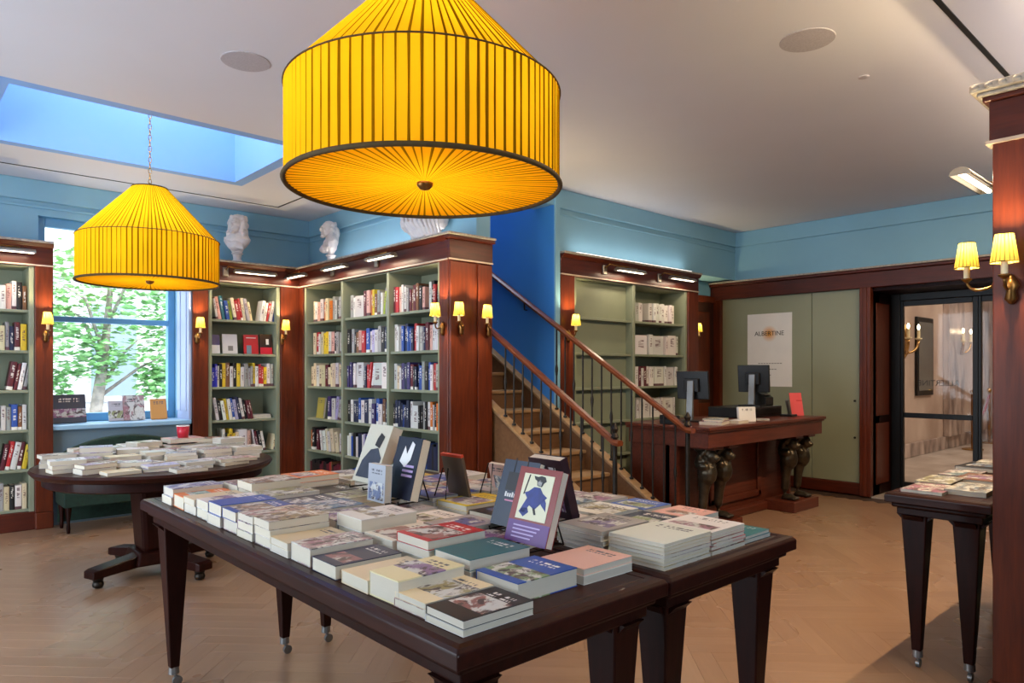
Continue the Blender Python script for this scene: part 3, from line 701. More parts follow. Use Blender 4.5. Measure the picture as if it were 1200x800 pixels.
# ================================================================== PICTURE LIGHTS AND SCONCES
HOODM = mat('brushed_nickel_hood', '#8f8679', .35, .8, var=.08)
def picture_light(loc, rz, L, label, power=2.6, out=.13):
    t = thing('picture_light', label, 'picture light', loc, rz, group='picture lights on the bookcase friezes')
    MB().box(-L / 2 - .075, -L / 2 - .02, -.022, 0, -.045, .045).build('mount', HOODM, t, org=O0, bevel=.006)
    MB().tube([(-L / 2 - .045, -.02, .02), (-L / 2 - .04, -.07, .05), (-L / 2 + .02, -out, .03)], .007, 7).tube([(-L / 2 + .02, -out, .03), (L / 4, -out, .03)], .007, 7).build('arm', BRASS, t, org=O0, smooth=True)
    n = 9; vs = []; fs = []
    for x in (-L / 2, L / 2):
        for r in (.042, .038):
            for i in range(n + 1):
                a = math.pi * i / n; vs.append((x, -out - r * math.cos(a), -.012 + r * .8 * math.sin(a)))
    N = n + 1
    for i in range(n):
        fs += [(i, i + 1, 2 * N + i + 1, 2 * N + i), (N + i, 3 * N + i, 3 * N + i + 1, N + i + 1), (i, N + i, N + i + 1, i + 1), (2 * N + i, 2 * N + i + 1, 3 * N + i + 1, 3 * N + i)]
    for x in (0, 2 * N): fs.append(tuple(range(x + N, x + 2 * N)))
    MB().add(vs, fs).build('hood', HOODM, t, org=O0, auto=True)
    MB().tube([(-L / 2 + .01, -out, -.005), (L / 2 - .01, -out, -.005)], .011, 8).build('tube_lamp', STRIP, t, org=O0, smooth=True)
    l = bpy.data.lights.new('picture_lamp', 'AREA'); l.shape = 'RECTANGLE'; l.size = L * .9; l.size_y = .05; l.energy = power; l.color = (1, .80, .56)
    lo = bpy.data.objects.new('picture_lamp', l); col.objects.link(lo); lo.parent = t; lo.location = (0, -out, -.02); lo.rotation_euler = (R(3), 0, 0)
    return t
for px, lab in ((346, 'picture light over the left bay of the bookcase beside the stairs'), (392, 'picture light over the middle bay of the bookcase beside the stairs'), (446, 'picture light over the right bay of the bookcase beside the stairs')):
    picture_light((3.398, onX(px, 3.27), 2.335), R(-90), .42, lab)
picture_light((onY(299, 7.0), 7.118, 2.335), 0, .42, 'picture light over the corner bookcase by the window')
picture_light((onY(5, 7.0), 7.118, 2.335), 0, .42, 'picture light over the bookcase at the left picture edge')
picture_light((onY(738, 4.35), 4.468, 2.335), 0, .42, 'picture light over the empty bay of the pale bookcase')
picture_light((onY(799, 4.35), 4.468, 2.335), 0, .42, 'picture light over the bay of white volumes')
picture_light((3.67, .765, 2.2), R(180), .46, 'bright picture light projecting beside the wooden pillar on the right', 5, .16)

def shade_mat(name, color, tr, em):
    t = NT(name); t.n.remove(t.b); t.n.new
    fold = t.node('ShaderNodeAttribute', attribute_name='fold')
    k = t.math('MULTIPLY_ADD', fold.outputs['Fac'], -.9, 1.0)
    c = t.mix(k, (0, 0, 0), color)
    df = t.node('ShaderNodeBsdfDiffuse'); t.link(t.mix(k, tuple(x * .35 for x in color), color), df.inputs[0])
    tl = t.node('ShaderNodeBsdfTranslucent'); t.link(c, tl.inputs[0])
    mx = t.node('ShaderNodeMixShader'); mx.inputs[0].default_value = tr
    t.link(df.outputs[0], mx.inputs[1]); t.link(tl.outputs[0], mx.inputs[2]); t.link(mx.outputs[0], t.out.inputs[0])
    return t.m
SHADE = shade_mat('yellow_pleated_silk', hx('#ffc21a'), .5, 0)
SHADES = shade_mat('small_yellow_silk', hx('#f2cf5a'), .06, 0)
BIND = mat('brown_shade_binding', '#4d3a14', .8, var=.15, scale=30)

def pleated(rows, n, depth, parent, name, material, seed=1, c=(0, 0, 0), skip=0.0, inner_fold=None):
    """surface through rings (r, z); every pleat is a flat face and a narrow tucked fold that is double cloth"""
    q = random.Random(seed); angs = []; fold = []; off = []
    ws = [q.uniform(.75, 1.25) for _ in range(n)]; tot = sum(ws); a = 0
    for k in range(n):
        da = 2 * math.pi * ws[k] / tot
        fw = q.uniform(.16, .34)
        angs += [a, a + da * .02, a + da * (1 - fw), a + da * (1 - fw * .5)]; off += [1, 1, .8, 0]; fold += [1, 0, 0, 1]; a += da
    N = len(angs); vs = []
    for j, (r, z, tw) in enumerate(rows):
        for i in range(N):
            rr = r - depth * (1 - off[i]) * (min(1, r / .2)); aa = angs[i] + tw * math.sin(i * 1.7)
            vs.append((c[0] + rr * math.cos(aa), c[1] + rr * math.sin(aa), c[2] + z - (depth * (1 - off[i]) * .0)))
    fs = [(j * N + i, j * N + (i + 1) % N, (j + 1) * N + (i + 1) % N, (j + 1) * N + i) for j in range(len(rows) - 1) for i in range(N)]
    o = MB().add(vs, fs).build(name, material, parent, org=O0)
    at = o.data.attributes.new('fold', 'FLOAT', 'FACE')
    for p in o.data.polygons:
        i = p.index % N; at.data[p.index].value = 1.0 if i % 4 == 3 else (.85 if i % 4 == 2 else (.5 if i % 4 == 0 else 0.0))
    return o
def sconce(loc, rz, label, power=14.0, dx=0.0, out=.10):
    t = thing('wall_sconce', label, 'sconce', loc, rz, group='brass candle sconces with yellow shades')
    MB().lathe([(.006, -.07), (.022, -.05), (.016, -.02), (.028, 0), (.016, .025), (.004, .045)], 12, (0, -.008, -.03)).build('backplate', BRASS, t, org=O0, smooth=True)
    MB().tube([(0, -.02, -.03)] + [(dx * k / 6, -.02 - (out - .02) * math.sin(k / 6 * 1.57), -.03 - .03 * math.sin(k / 6 * 3.14) + .03 * k / 6) for k in range(1, 7)], .006, 7).build('arm', BRASS, t, org=O0, smooth=True)
    MB().lathe([(.006, -.012), (.02, 0), (.021, .006)], 12, (dx, -out, 0)).build('drip_cup', BRASS, t, org=O0, smooth=True)
    MB().lathe([(.0115, .004), (.0115, .062)], 10, (dx, -out, 0)).build('candle_sleeve', CREAM, t, org=O0, auto=True)
    sh = pleated([(.046, .05, 0), (.030, .155, 0)], 20, .003, t, 'lamp_shade', SHADES, seed=rnd.randint(0, 999), c=(dx, -out, 0))
    for r, z in ((.0468, .05), (.0308, .155)):
        MB().tube([(dx + r * math.cos(a * .2618), -out + r * math.sin(a * .2618), z) for a in range(25)], .0018, 5).build('shade_binding', BIND, sh, org=O0)
    point('sconce_bulb', (dx, -out, .132), power, (1, .78, .42), .012, t)
    return t
def sc_at_X(px, py, X, out, rz, label, **k):
    y = onX(px, X - out); sconce((X, y, zat(py, X - out, y) - .10), rz, label, out=out, **k)
def sc_at_Y(px, py, Y, out, rz, label, **k):
    x = onY(px, Y - out); sconce((x, Y, zat(py, x, Y - out) - .10), rz, label, out=out, **k)
sc_at_Y(56, 373, 7.12, .10, 0, 'brass sconce with yellow shade on the post left of the window')
sc_at_Y(235, 378, 7.12, .10, 0, 'brass sconce with yellow shade on the post right of the window')
sc_at_Y(335, 381, 7.12, .10, 0, 'brass sconce with yellow shade on the corner post between two bookcases')
y_ = onX(510, 3.30); sconce((3.40, 4.545, zat(363, 3.30, y_) - .10), R(-90), 'brass sconce, leftmost of three on the bookcase end by the stairs', out=.10, dx=4.545 - y_)
x_ = onY(538, 4.34); sconce((3.50, 4.445, zat(362, x_, 4.34) - .10), 0, 'brass sconce, middle of three on the bookcase end by the stairs', out=.105, dx=x_ - 3.50)
x_ = onY(571, 4.34); sconce((3.79, 4.445, zat(365, x_, 4.34) - .10), 0, 'brass sconce, rightmost of three on the bookcase end by the stairs', out=.105, dx=x_ - 3.79)
sc_at_Y(675, 375, 4.47, .10, 0, 'brass sconce on the post between the stairs and the empty shelves')
sc_at_Y(819, 384, 4.80, .10, 0, 'brass sconce beside the alcove door right of the white volumes')
y_ = onX(1177, 3.11); sconce((3.215, y_, zat(290, 3.11, y_) - .105), R(-90), 'brass sconce with yellow shade on the pillar at the right edge', out=.105)
sconce((3.40, .765, zat(300, 3.40, .92) - .105), R(180), 'brass sconce jutting out left of the right-hand pillar', out=.123)

# ================================================================== PENDANT LAMPS
def pendant(x, y, zb, ztop, label, seed, power, Rr=.5, chain=True):
    t = thing('pendant_lamp', label, 'pendant lamp', (x, y, zb), group='yellow pleated pendant lamps')
    H1, H2, RT = .335, .40, .125
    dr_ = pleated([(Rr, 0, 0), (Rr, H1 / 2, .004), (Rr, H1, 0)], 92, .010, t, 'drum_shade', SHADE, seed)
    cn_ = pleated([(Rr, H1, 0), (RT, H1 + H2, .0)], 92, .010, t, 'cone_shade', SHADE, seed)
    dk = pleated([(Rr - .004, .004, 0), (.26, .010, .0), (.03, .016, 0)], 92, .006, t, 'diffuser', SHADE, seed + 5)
    def ring(r, z, th, name, par): MB().tube([(r * math.cos(a * math.pi / 40), r * math.sin(a * math.pi / 40), z) for a in range(81)], th, 6).build(name, BIND, par, org=O0, smooth=True)
    ring(Rr + .002, 0, .009, 'lower_binding', dr_); ring(Rr + .002, H1, .003, 'seam', cn_); ring(RT, H1 + H2, .006, 'top_binding', cn_)
    MB().lathe([(.0, -.012), (.018, -.008), (.03, .006), (.03, .018)], 16).build('finial', BRASS, t, org=O0, smooth=True)
    MB().tube([(0, 0, 0), (0, 0, H1 + H2 + .04)], .008, 8).build('stem', BRASS, t, org=O0)
    m = MB()
    for k in range(3):
        a = k * 2.094; m.tube([(0, 0, H1 + H2 - .005), (RT * math.cos(a), RT * math.sin(a), H1 + H2 - .005)], .004, 6)
    m.build('spider', BRASS, t, org=O0)
    L = ztop - zb - H1 - H2 - .04; n = max(1, int(L / .042)); m = MB()
    for k in range(n):
        z = H1 + H2 + .05 + k * L / n
        pts = [((.011 * math.cos(i * .7854) if k % 2 == 0 else 0), (.011 * math.cos(i * .7854) if k % 2 else 0), z + .026 * math.sin(i * .7854)) for i in range(9)]
        m.tube(pts, .0035, 5)
    m.build('chain', BRASSG, t, org=O0, smooth=True)
    MB().lathe([(.06, 0), (.06, -.02), (.02, -.045)], 16, (0, 0, ztop - zb)).build('ceiling_rose', BRASSG, t, org=O0, smooth=True)
    for k in range(3):
        a = k * 2.094 + .5
        MB().lathe([(.012, .20), (.018, .22), (.012, .26)], 8, (.13 * math.cos(a), .13 * math.sin(a), 0)).build('bulb_holder', BRASS, t, org=O0, smooth=True)
        point('pendant_bulb', (.13 * math.cos(a), .13 * math.sin(a), .30), power / 3, (1, .84, .56), .05, t)
    return t
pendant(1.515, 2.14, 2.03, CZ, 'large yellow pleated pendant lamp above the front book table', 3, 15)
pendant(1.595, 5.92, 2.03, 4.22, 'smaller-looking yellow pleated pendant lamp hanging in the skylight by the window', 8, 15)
B(1.53, 1.66, 5.081, 6.359, 4.201, 4.239).build('skylight_bar', BLUE, ceiling, org=O0)
area('ceiling_track_lamp', (4.8, 1.06, CZ - .03), (R(14), 0, 0), 3.8, .04, 110, (1, .74, .46))

# ================================================================== BUSTS
def remeshed(mb, name, material, parent, vox, smooth=4):
    o = mb.build(name, material, parent, org=O0, smooth=True)
    r = o.modifiers.new('remesh', 'REMESH'); r.mode = 'VOXEL'; r.voxel_size = vox; r.use_smooth_shade = True
    s = o.modifiers.new('smooth', 'SMOOTH'); s.factor = .5; s.iterations = smooth
    return o
def socle(t, h):
    MB().lathe([(.075, 0), (.075, .015), (.05, .03), (.038, .05), (.045, h - .02), (.06, h - .008), (.05, h)], 20).build('socle', PLASTER, t, org=O0, auto=True)
def bust(kind, loc, rz, label, s=1.0):
    t = thing('plaster_bust', label, 'bust', loc, rz, group='plaster busts on the bookcases'); t.scale = (s, s, s)
    socle(t, .115 if kind < 3 else .03); m = MB()
    if kind in (1, 2):
        ws = 1.0 if kind == 1 else .86
        m.lathe([(.0, .10), (.05, .11), (.072, .15), (.105, .18), (.132 * ws, .215), (.146 * ws, .245), (.128 * ws, .275), (.095, .305), (.068, .33), (.055, .37)], 24, (0, .0, 0), M=Matrix.Diagonal((1, .58, 1, 1)))
        m.ball((0, -.045, .19), (.085, .05, .06)).ball((0, -.03, .24), (.1, .055, .05))
        if kind == 2: m.ball((0, -.075, .17), (.06, .05, .04)).ball((0, .03, .26), (.12, .05, .06))
        hz, hy = .40, -.02
        m.ball((0, hy, hz), (.066, .082, .088)).ball((0, hy - .024, hz - .045), (.05, .062, .052))
        m.ball((0, hy - .086, hz - .014), (.012, .019, .024)).ball((0, hy - .076, hz + .016), (.046, .016, .011)).ball((0, hy - .08, hz - .058), (.022, .014, .008)).ball((0, hy - .072, hz - .088), (.024, .024, .018))
        for sx in (-1, 1):
            m.ball((sx * .024, hy - .066, hz - .002), (.011, .008, .007)).ball((sx * .06, hy + .01, hz - .01), (.012, .018, .026)).ball((sx * .032, hy - .05, hz - .035), (.02, .02, .022))
        q = random.Random(4)
        if kind == 1:
            for sx in (-1, 1):
                for k in range(44):
                    u = q.random(); z = .485 - .25 * u
                    m.ball((sx * (.058 + .03 * u + q.uniform(-.008, .012)), hy + q.uniform(.005, .075) - .03 * u, z), q.uniform(.022, .032), 10)
            m.ball((0, hy + .03, .435), (.082, .075, .085))
            for k in range(16): m.ball((q.uniform(-.05, .05), hy + q.uniform(-.03, .06), .475 + q.uniform(-.005, .012)), q.uniform(.018, .026), 10)
            for k in range(6): m.tube([(-.115 + .02 * k, -.045, .27 - .01 * k), (-.05 + .02 * k, -.082, .215 - .012 * k), (.03 + .015 * k, -.07, .20 - .012 * k), (.1 - .004 * k, -.035, .265 - .016 * k)], .011, 7)
        else:
            for k in range(26):
                a = q.uniform(0, 3.14); m.ball((.058 * math.cos(a), hy + .02 + .055 * math.sin(a) * .9, hz + q.uniform(-.03, .075)), q.uniform(.014, .022), 10)
            m.ball((0, hy + .075, hz - .045), (.045, .04, .07)).ball((0, .035, .30), (.06, .05, .06))
            for k in range(4): m.tube([(-.1, -.03, .25 - .02 * k), (0, -.10, .20 - .015 * k), (.11, -.02, .26 - .02 * k)], .012, 7)
    else:
        m.ball((0, 0, .24), (.18, .10, .13)).ball((0, -.03, .17), (.11, .08, .09)).ball((-.15, 0, .26), (.07, .07, .08)).ball((.15, 0, .26), (.07, .07, .08)).ball((0, 0, .12), (.06, .05, .05))
        for k in range(9): m.tube([(-.19 + .045 * k, -.05, .33 - .006 * k), (-.12 + .04 * k, -.115, .24), (-.03 + .03 * k, -.085, .13)], .014, 7)
        m.tube([(0, 0, .3), (0, 0, .4)], [.075, .06], 12).ball((0, -.02, .47), (.072, .085, .10)).ball((0, -.10, .465), (.013, .02, .028)).ball((0, -.05, .42), (.05, .055, .05))
        q = random.Random(6)
        for k in range(30):
            a = q.uniform(0, 3.14); m.ball((.07 * math.cos(a), .07 * math.sin(a) - .01, .47 + q.uniform(-.06, .085)), .025, 10)
    if kind == 3: m.v = [(p[0] * 1.1, p[1] * 1.1, (p[2] - .085) * 1.12) for p in m.v]
    remeshed(m, 'head_and_shoulders', PLASTER, t, .005, 2)
    return t
bust(1, (onY(278, 7.28), 7.28, 2.452), R(-52), 'white plaster bust with long curled wig above the corner bookcase', 1.0)
bust(2, (3.56, onX(388, 3.56), 2.452), R(-118), 'white plaster bust in left profile above the three-bay bookcase', .96)
bust(3, (3.55, onX(497, 3.55), 2.452), R(-70), 'draped white plaster bust half hidden behind the large yellow lamp', 1.0)

# ================================================================== BOOKS
CC = {'c': ('cream', '#d9c7a2'), 'w': ('white', '#d6d2cc'), 'o': ('orange', '#cc6a1c'), 'r': ('red', '#b3262a'), 'b': ('blue', '#2d4f9c'), 'n': ('navy', '#1c2240'),
      'k': ('black', '#191618'), 'p': ('purple', '#3b2c62'), 'g': ('lime green', '#9fae3a'), 'y': ('yellow', '#d6b62c'), 'l': ('lilac', '#a79fc0'), 't': ('teal', '#2c6a72'),
      'm': ('maroon', '#5e1f2a'), 's': ('brown', '#7a4f32'), 'e': ('grey', '#9b9996'), 'i': ('pink', '#d9a698'), 'u': ('royal blue', '#2a2fae')}
def shade_of(code, q):
    n, h = CC[code.lower()]; c = hx(h); f = q.uniform(.85, 1.15)
    return n, tuple(min(1, x * f * q.uniform(.95, 1.05)) for x in c) + (1,)
def unit_shelf_book():
    m = MB()
    m.box(0, 1, .012, 1, .012, .985, 1)                                       # page block
    m.box(0, .06, .02, 1, 0, 1).box(.94, 1, .02, 1, 0, 1)                      # boards
    m.prism([(0, .03), (.12, .006), (.35, 0), (.65, 0), (.88, .006), (1, .03), (1, .05), (0, .05)], 'z', 0, 1)   # spine
    # page block stays inside the boards
    m.v[0:8] = [(.06 if p[0] < .5 else .94, p[1] + .03 if p[1] < .5 else .985, p[2]) for p in m.v[0:8]]
    return m.mesh('shelf_book', [SPINE, PAGES])
SB = unit_shelf_book()
def unit_flat_book():
    cov = MB().box(-.5, .5, -.5, .5, 0, .055).box(-.5, .5, -.5, .5, .945, 1).box(-.5, .5, .485, .5, .05, .95).mesh('cover', COVER_FLAT)
    pg = MB().box(-.494, .494, -.492, .486, .055, .945).mesh('pages', PAGES)
    return cov, pg
FC, FP = unit_flat_book()
def unit_up_book():
    cov = MB().box(-.5, .5, 0, .05, 0, 1).box(-.5, .5, .95, 1, 0, 1).box(-.5, -.485, .05, .95, 0, 1).mesh('cover', COVER_UP)
    pg = MB().box(-.486, .49, .05, .95, .01, .99).mesh('pages', PAGES)
    return cov, pg
UC, UP = unit_up_book()
UCP = UC.copy(); UCP.materials[0] = COVER_PLAIN
shelf_books = []
def fill(case, loc, rz, x0, x1, z, codes, where, hr=(.19, .245), dr=(.13, .17), y=.045, group='', q=None):
    """stand a row of books, left to right; < and > make the following books lean, _ leaves a gap, capitals are thick"""
    q = q or random.Random(hash_(where))
    wts = []; lean = 0
    for ch in codes:
        if ch in '<>|': wts.append((ch, 0)); continue
        wts.append((ch, 1.0 if ch == '_' else q.uniform(.7, 1.3) * (3.2 if ch.isupper() else 1)))
    tot = sum(w_ for _, w_ in wts); unit = (x1 - x0 - .012) / tot; x = x0 + .006; k = 0
    M = Matrix.Translation(loc) @ Matrix.Rotation(rz, 4, 'Z')
    for ch, w_ in wts:
        if ch == '<': lean = -1; x += .05; continue
        if ch == '>': lean = 1; continue
        if ch == '|': lean = 0; continue
        t = w_ * unit
        if ch == '_': x += t; continue
        k += 1; name, c = shade_of(ch, q)
        h = q.uniform(*hr); d = q.uniform(*dr)
        a = lean * q.uniform(.14, .2)
        o = bpy.data.objects.new('shelf_book', SB); col.objects.link(o)
        tt = t * (.93 if not lean else .86)
        xx, zz = x, z
        if lean > 0: zz = z + tt * math.sin(abs(a))          # pivot keeps the lower corner on the shelf
        o.matrix_world = M @ Matrix.Translation((xx, y + q.uniform(0, .02), zz)) @ Matrix.Rotation(a, 4, 'Y') @ Matrix.Diagonal((tt, d, h, 1))
        o.color = c
        big = 'thick ' if ch.isupper() else ''
        tag(o, f'{big}{name} book, {ORD[k]} from left on {where}', 'book', group)
        x += t
def hash_(s): return sum((i + 1) * ord(ch) for i, ch in enumerate(s))
def rows(loc, rz, x0, x1, table, bay, case, group, **kw):
    names = ['the top shelf', 'the second shelf', 'the third shelf', 'the fourth shelf', 'the fifth shelf', 'the bottom shelf']
    for i, codes in enumerate(table):
        if codes: fill(None, loc, rz, x0, x1, SHELF_Z[5 - i], codes, f'{names[i]}{bay}, {case}', group=group, **kw)
TL, TR = (3.41, 7.13, 0), R(-90)
rows(TL, TR, .13, .88, ['_cwiwocoewkec', '_crwcyywikewc', 'ccwccmcccwcc', '______pw>lew', 'okm<wwcwcc|wnw', ''], ', left bay', 'bookcase beside stairs', 'books in the bookcase beside the stairs')
rows(TL, TR, .92, 1.71, ['_ewWmioysew>g|ew', 'keksirbwlweknw', 'ppnwWenr>rw|WWe', 'kwnnbwnwpbwsnw', '', ''], ', middle bay', 'bookcase beside stairs', 'books in the bookcase beside the stairs')
rows(TL, TR, 1.75, 2.485, ['mriwwemsmski_wkrkw', 'wwebnbbnrwwenmiwwww', 'wcwpnpmknnbekbwren', 'knnnbnnwWkkekwoekow', '', ''], ', right bay', 'bookcase beside stairs', 'books in the bookcase beside the stairs')
rows((2.30, 7.13, 0), 0, .19, .85, ['<witbgcrrcec_|_>wwrwbc', '', 'uuwkyswkyweeeywrrywe', '<wkwywblnwkmm|_________', '____wkyyycWi<wmkw_|_>ccy', ''], '', 'corner bookcase by the window', 'books in the corner bookcase')
rows((-.12, 7.13, 0), 0, .86, 1.10, ['wwiwks', 'wcenmy', 'r_>mmwe', 'kwebsw', 'k>mrwmy', 'weckwc'], '', 'bookcase left of the window', 'books in the bookcase left of the window')
rows((4.69, 4.48, 0), 0, 1.13, 2.03, ['wew__wwwwwwww__', '_WwWwWw_', 'mwmwmwwwWwWww_', '>w|_wwWWwWw__', '', ''], '', 'bookcase behind the desk', 'white volumes behind the desk', hr=(.19, .215), dr=(.2, .24))

def upright(name, loc, rz, w_, h, th, lean, color, label, cat='book', group=None, prints=None):
    """a book shown face out: front cover towards local -y, leaning back"""
    t = thing(name, label, cat, (0, 0, 0), 0, group)
    M = Matrix.Translation(loc) @ Matrix.Rotation(rz, 4, 'Z') @ Matrix.Translation((0, 0, th * math.sin(lean))) @ Matrix.Rotation(-lean, 4, 'X')
    t.matrix_world = M
    for n, me in (('cover', UCP if prints else UC), ('pages', UP)):
        o = bpy.data.objects.new(n, me); col.objects.link(o); o.parent = t; o.scale = (w_, th, h); o.color = (*hx(color), 1)
    for pn, mb, m in (prints or []):
        mb.build(pn, m, t, org=O0)
    return t
def flatprint(x0, x1, z0, z1): return MB().box(x0, x1, -.0012, 0, z0, z1)
# shown face out on the shelves
# rows half hidden by the table: too little of each book shows to tell them apart
hid = MB(); hcol = []
q = random.Random(77)
for x0, x1, z, pal_ in ((.13, .88, SHELF_Z[0], 'mrkmsk'), (.92, 1.71, SHELF_Z[1], 'wmlnbwk'), (1.75, 2.485, SHELF_Z[1], 'nkbnkp'), (.92, 1.71, SHELF_Z[0], 'mkbwn'), (1.75, 2.485, SHELF_Z[0], 'nkmbk')):
    x = x0 + .01
    while x < x1 - .04:
        th = q.uniform(.02, .045); a_ = len(hid.f); h = q.uniform(.19, .24)
        hid.box(7.0, 7.0, 0, 0, 0, 0) if False else hid.box(3.41 + .05, 3.41 + .05 + q.uniform(.13, .16), 7.13 - x - th * .95, 7.13 - x, z + .0005, z + h)
        hcol += [shade_of(q.choice(pal_), q)[1]] * 6; x += th
o = hid.build('shelved_books', None or NT('hidden_row_spines').m, org=(3.46, 5.8, SHELF_Z[1]))
at = o.data.attributes.new('spine_colour', 'FLOAT_COLOR', 'FACE')
for i_, c_ in enumerate(hcol): at.data[i_].color = c_
_m = o.data.materials[0]; _a = _m.node_tree.nodes.new('ShaderNodeAttribute'); _a.attribute_name = 'spine_colour'
_m.node_tree.links.new(_a.outputs['Color'], _m.node_tree.nodes['Principled BSDF'].inputs['Base Color'])
tag(o, 'rows of dark books half hidden behind the front table', 'books', None, 'stuff')
upright('display_book', (2.30 + .24, 7.20, SHELF_Z[4]), 0, .10, .19, .02, .12, '#4c3f6e', 'purple and white book shown face out, far left of second shelf, corner bookcase', prints=[('white_band', MB().box(-.05, .05, -.0012, 0, 0, .085), WHITE)])
upright('display_book', (2.30 + .40, 7.22, SHELF_Z[4]), 0, .15, .2, .02, .12, '#d8d4d2', 'white book shown face out on second shelf of corner bookcase', prints=[('grey_figure', MB().box(-.02, .03, -.0012, 0, .03, .08), GREYM)])
upright('display_book', (2.30 + .62, 7.22, SHELF_Z[4]), 0, .15, .2, .02, .12, '#c0202c', 'red book shown face out on second shelf of corner bookcase', prints=[('dark_figure', MB().box(-.05, 0, -.0012, 0, .0, .09), BLUEG), ('white_line', MB().box(-.05, .05, -.0012, 0, .165, .172), WHITE)])
upright('display_book', (2.30 + .77, 7.20, SHELF_Z[4]), 0, .13, .21, .02, .12, '#2a1518', 'black and red book shown face out, far right of corner bookcase', prints=[('red_band', MB().box(-.065, .065, -.0012, 0, 0, .07), REDP), ('pale_figure', MB().box(0, .03, -.0012, 0, .1, .16), WHITE)])
upright('display_book', (3.47, 6.80, SHELF_Z[2]), R(-90), .155, .215, .02, .12, '#a89b4a', 'olive yellow book shown face out in left bay beside the stairs')
# on the window sill
SILL = .872
def sill(px, w_, h, c, lab, yy=7.40, lean=.2): upright('display_book', (onY(px, yy), yy, SILL), R(4), w_, h, .02, lean, c, lab)
sill(82, .27, .26, '#27384f', 'large dark blue picture book on the window sill'); sill(137, .13, .19, '#b8b4bc', 'small lilac-grey book propped on the window sill')
sill(158, .19, .24, '#c9c8cc', 'grey and black book propped at the middle of the sill'); sill(187, .15, .2, '#c58a4a', 'tan book propped at the right end of the sill')

# ---- lying books
def lying(x, y, z, w_, l, th, rz, color, label, group=None, name='stacked_book'):
    """w_ along local x (height of the page), l along local y; spine at +y"""
    t = thing(name, label, 'book', (x, y, z), rz, group); t.scale = (w_, l, th)
    for n, me in (('cover', FC), ('pages', FP)):
        o = bpy.data.objects.new(n, me); col.objects.link(o); o.parent = t; o.color = color
    return t
TZ = .80
def stack(x0, y0, w_, l, n, h, codes, where, group, z=TZ, q=None, jit=.02, rz=0):
    q = q or random.Random(hash_(where)); ths = [q.uniform(.8, 1.2) for _ in range(n)]; s = sum(ths)
    zz = z
    for k in range(n):
        th = h * ths[k] / s; code = codes[0] if k == n - 1 else codes[min(1, len(codes) - 1)]
        nm, c = shade_of(code, q); pos = n - k
        p = 'top' if pos == 1 else (ORD[pos] + ' from top')
        lying(x0 + w_ / 2 + q.uniform(-.004, .004), y0 + l / 2 + q.uniform(-.003, .003), zz, w_ * q.uniform(.97, 1), l * q.uniform(.97, 1), th - .0006, rz + q.uniform(-jit, jit), c,
              f'{nm} book, {p} of {where}', group)
        zz += th
    return zz
GM = 'books stacked on the front table'
left_row = [(1.135, 'k', 2, .034), (1.275, 'c', 2, .034), (1.385, 'c', 2, .046), (1.51, 'c', 2, .026), (1.665, 'n', 2, .03), (1.82, 'w', 2, .04), (1.955, 'c', 3, .034), (2.09, 's', 4, .066),
            (2.225, 'c', 4, .06), (2.36, 'b', 3, .058), (2.50, 'b', 3, .06), (2.635, 'w', 3, .052), (2.77, 'c', 3, .046), (2.905, 'o', 2, .04), (3.04, 'b', 3, .052)]
for k, (y, c, n, h) in enumerate(left_row):
    stack(.90, y, .205, .125 if k not in (0, 3, 4) else .135, n if k < 2 else max(1, n - 1), h * (1.0 if k < 2 else 1.3), c + 'w', f'{ORD[k + 1]} stack from near corner, left-edge row', GM)
c2 = [(1.21, 'b', 2, .042), (1.39, 't', 3, .058), (1.57, 'r', 4, .072), (1.75, 'w', 2, .045), (1.92, 'w', 3, .075), (2.09, 'n', 2, .05), (2.26, 'b', 3, .056), (2.43, 'n', 3, .05), (2.6, 'e', 3, .06), (2.77, 's', 4, .085), (2.94, 'b', 3, .06), (3.10, 'w', 2, .04)]
for k, (y, c, n, h) in enumerate(c2):
    stack(1.125, y, .21, .16, max(1, n - 1), h * 1.15, c + 'w', f'{ORD[k + 1]} stack from near edge, second row', GM)
c3 = [(1.20, 'i', 2, .040), (1.56, 'k', 2, .04), (1.74, 'e', 2, .05), (1.92, 'w', 2, .04), (2.10, 'e', 2, .045), (2.46, 'w', 2, .05), (2.66, 'k', 2, .045), (2.84, 'o', 4, .09), (3.02, 'i', 3, .06)]
for k, (y, c, n, h) in enumerate(c3):
    stack(1.345, y, .20, .165, n, h, c + 'w', f'{ORD[k + 1]} stack from near edge, third row', GM)
GR = 'large books stacked on the right half of the front table'
stack(1.60, 1.135, .235, .20, 7, .075, 'wc', 'tall white stack at the right table edge', GR, jit=.006)
stack(1.84, 1.135, .19, .20, 6, .07, 'wr', 'red-spined white stack at the right table edge', GR, jit=.006)
stack(2.045, 1.14, .16, .18, 2, .024, 't', 'low stack at the right corner of front table', GR)
c4 = [(1.36, 'e', 5, .07), (1.60, 'w', 3, .05), (1.80, 'k', 2, .045), (2.0, 'y', 3, .055), (2.2, 'b', 3, .06), (2.4, 'y', 2, .04), (2.62, 'w', 3, .06), (2.84, 'w', 3, .05), (3.06, 'b', 2, .04)]
for k, (y, c, n, h) in enumerate(c4): stack(1.60, y, .235, .185, n, h, c + 'w', f'{ORD[k + 1]} stack from right edge, fourth row', GR)
c5 = [(1.36, 'n', 3, .05), (1.56, 'w', 3, .055), (1.76, 't', 3, .055), (1.96, 'b', 2, .04), (2.16, 'w', 3, .06), (2.36, 'o', 2, .05), (2.56, 'b', 3, .05), (2.78, 'y', 2, .04), (3.0, 'w', 3, .05)]
for k, (y, c, n, h) in enumerate(c5): stack(1.85, y, .19, .18, n, h, c + 'w', f'{ORD[k + 1]} stack from right edge, fifth row', GR)
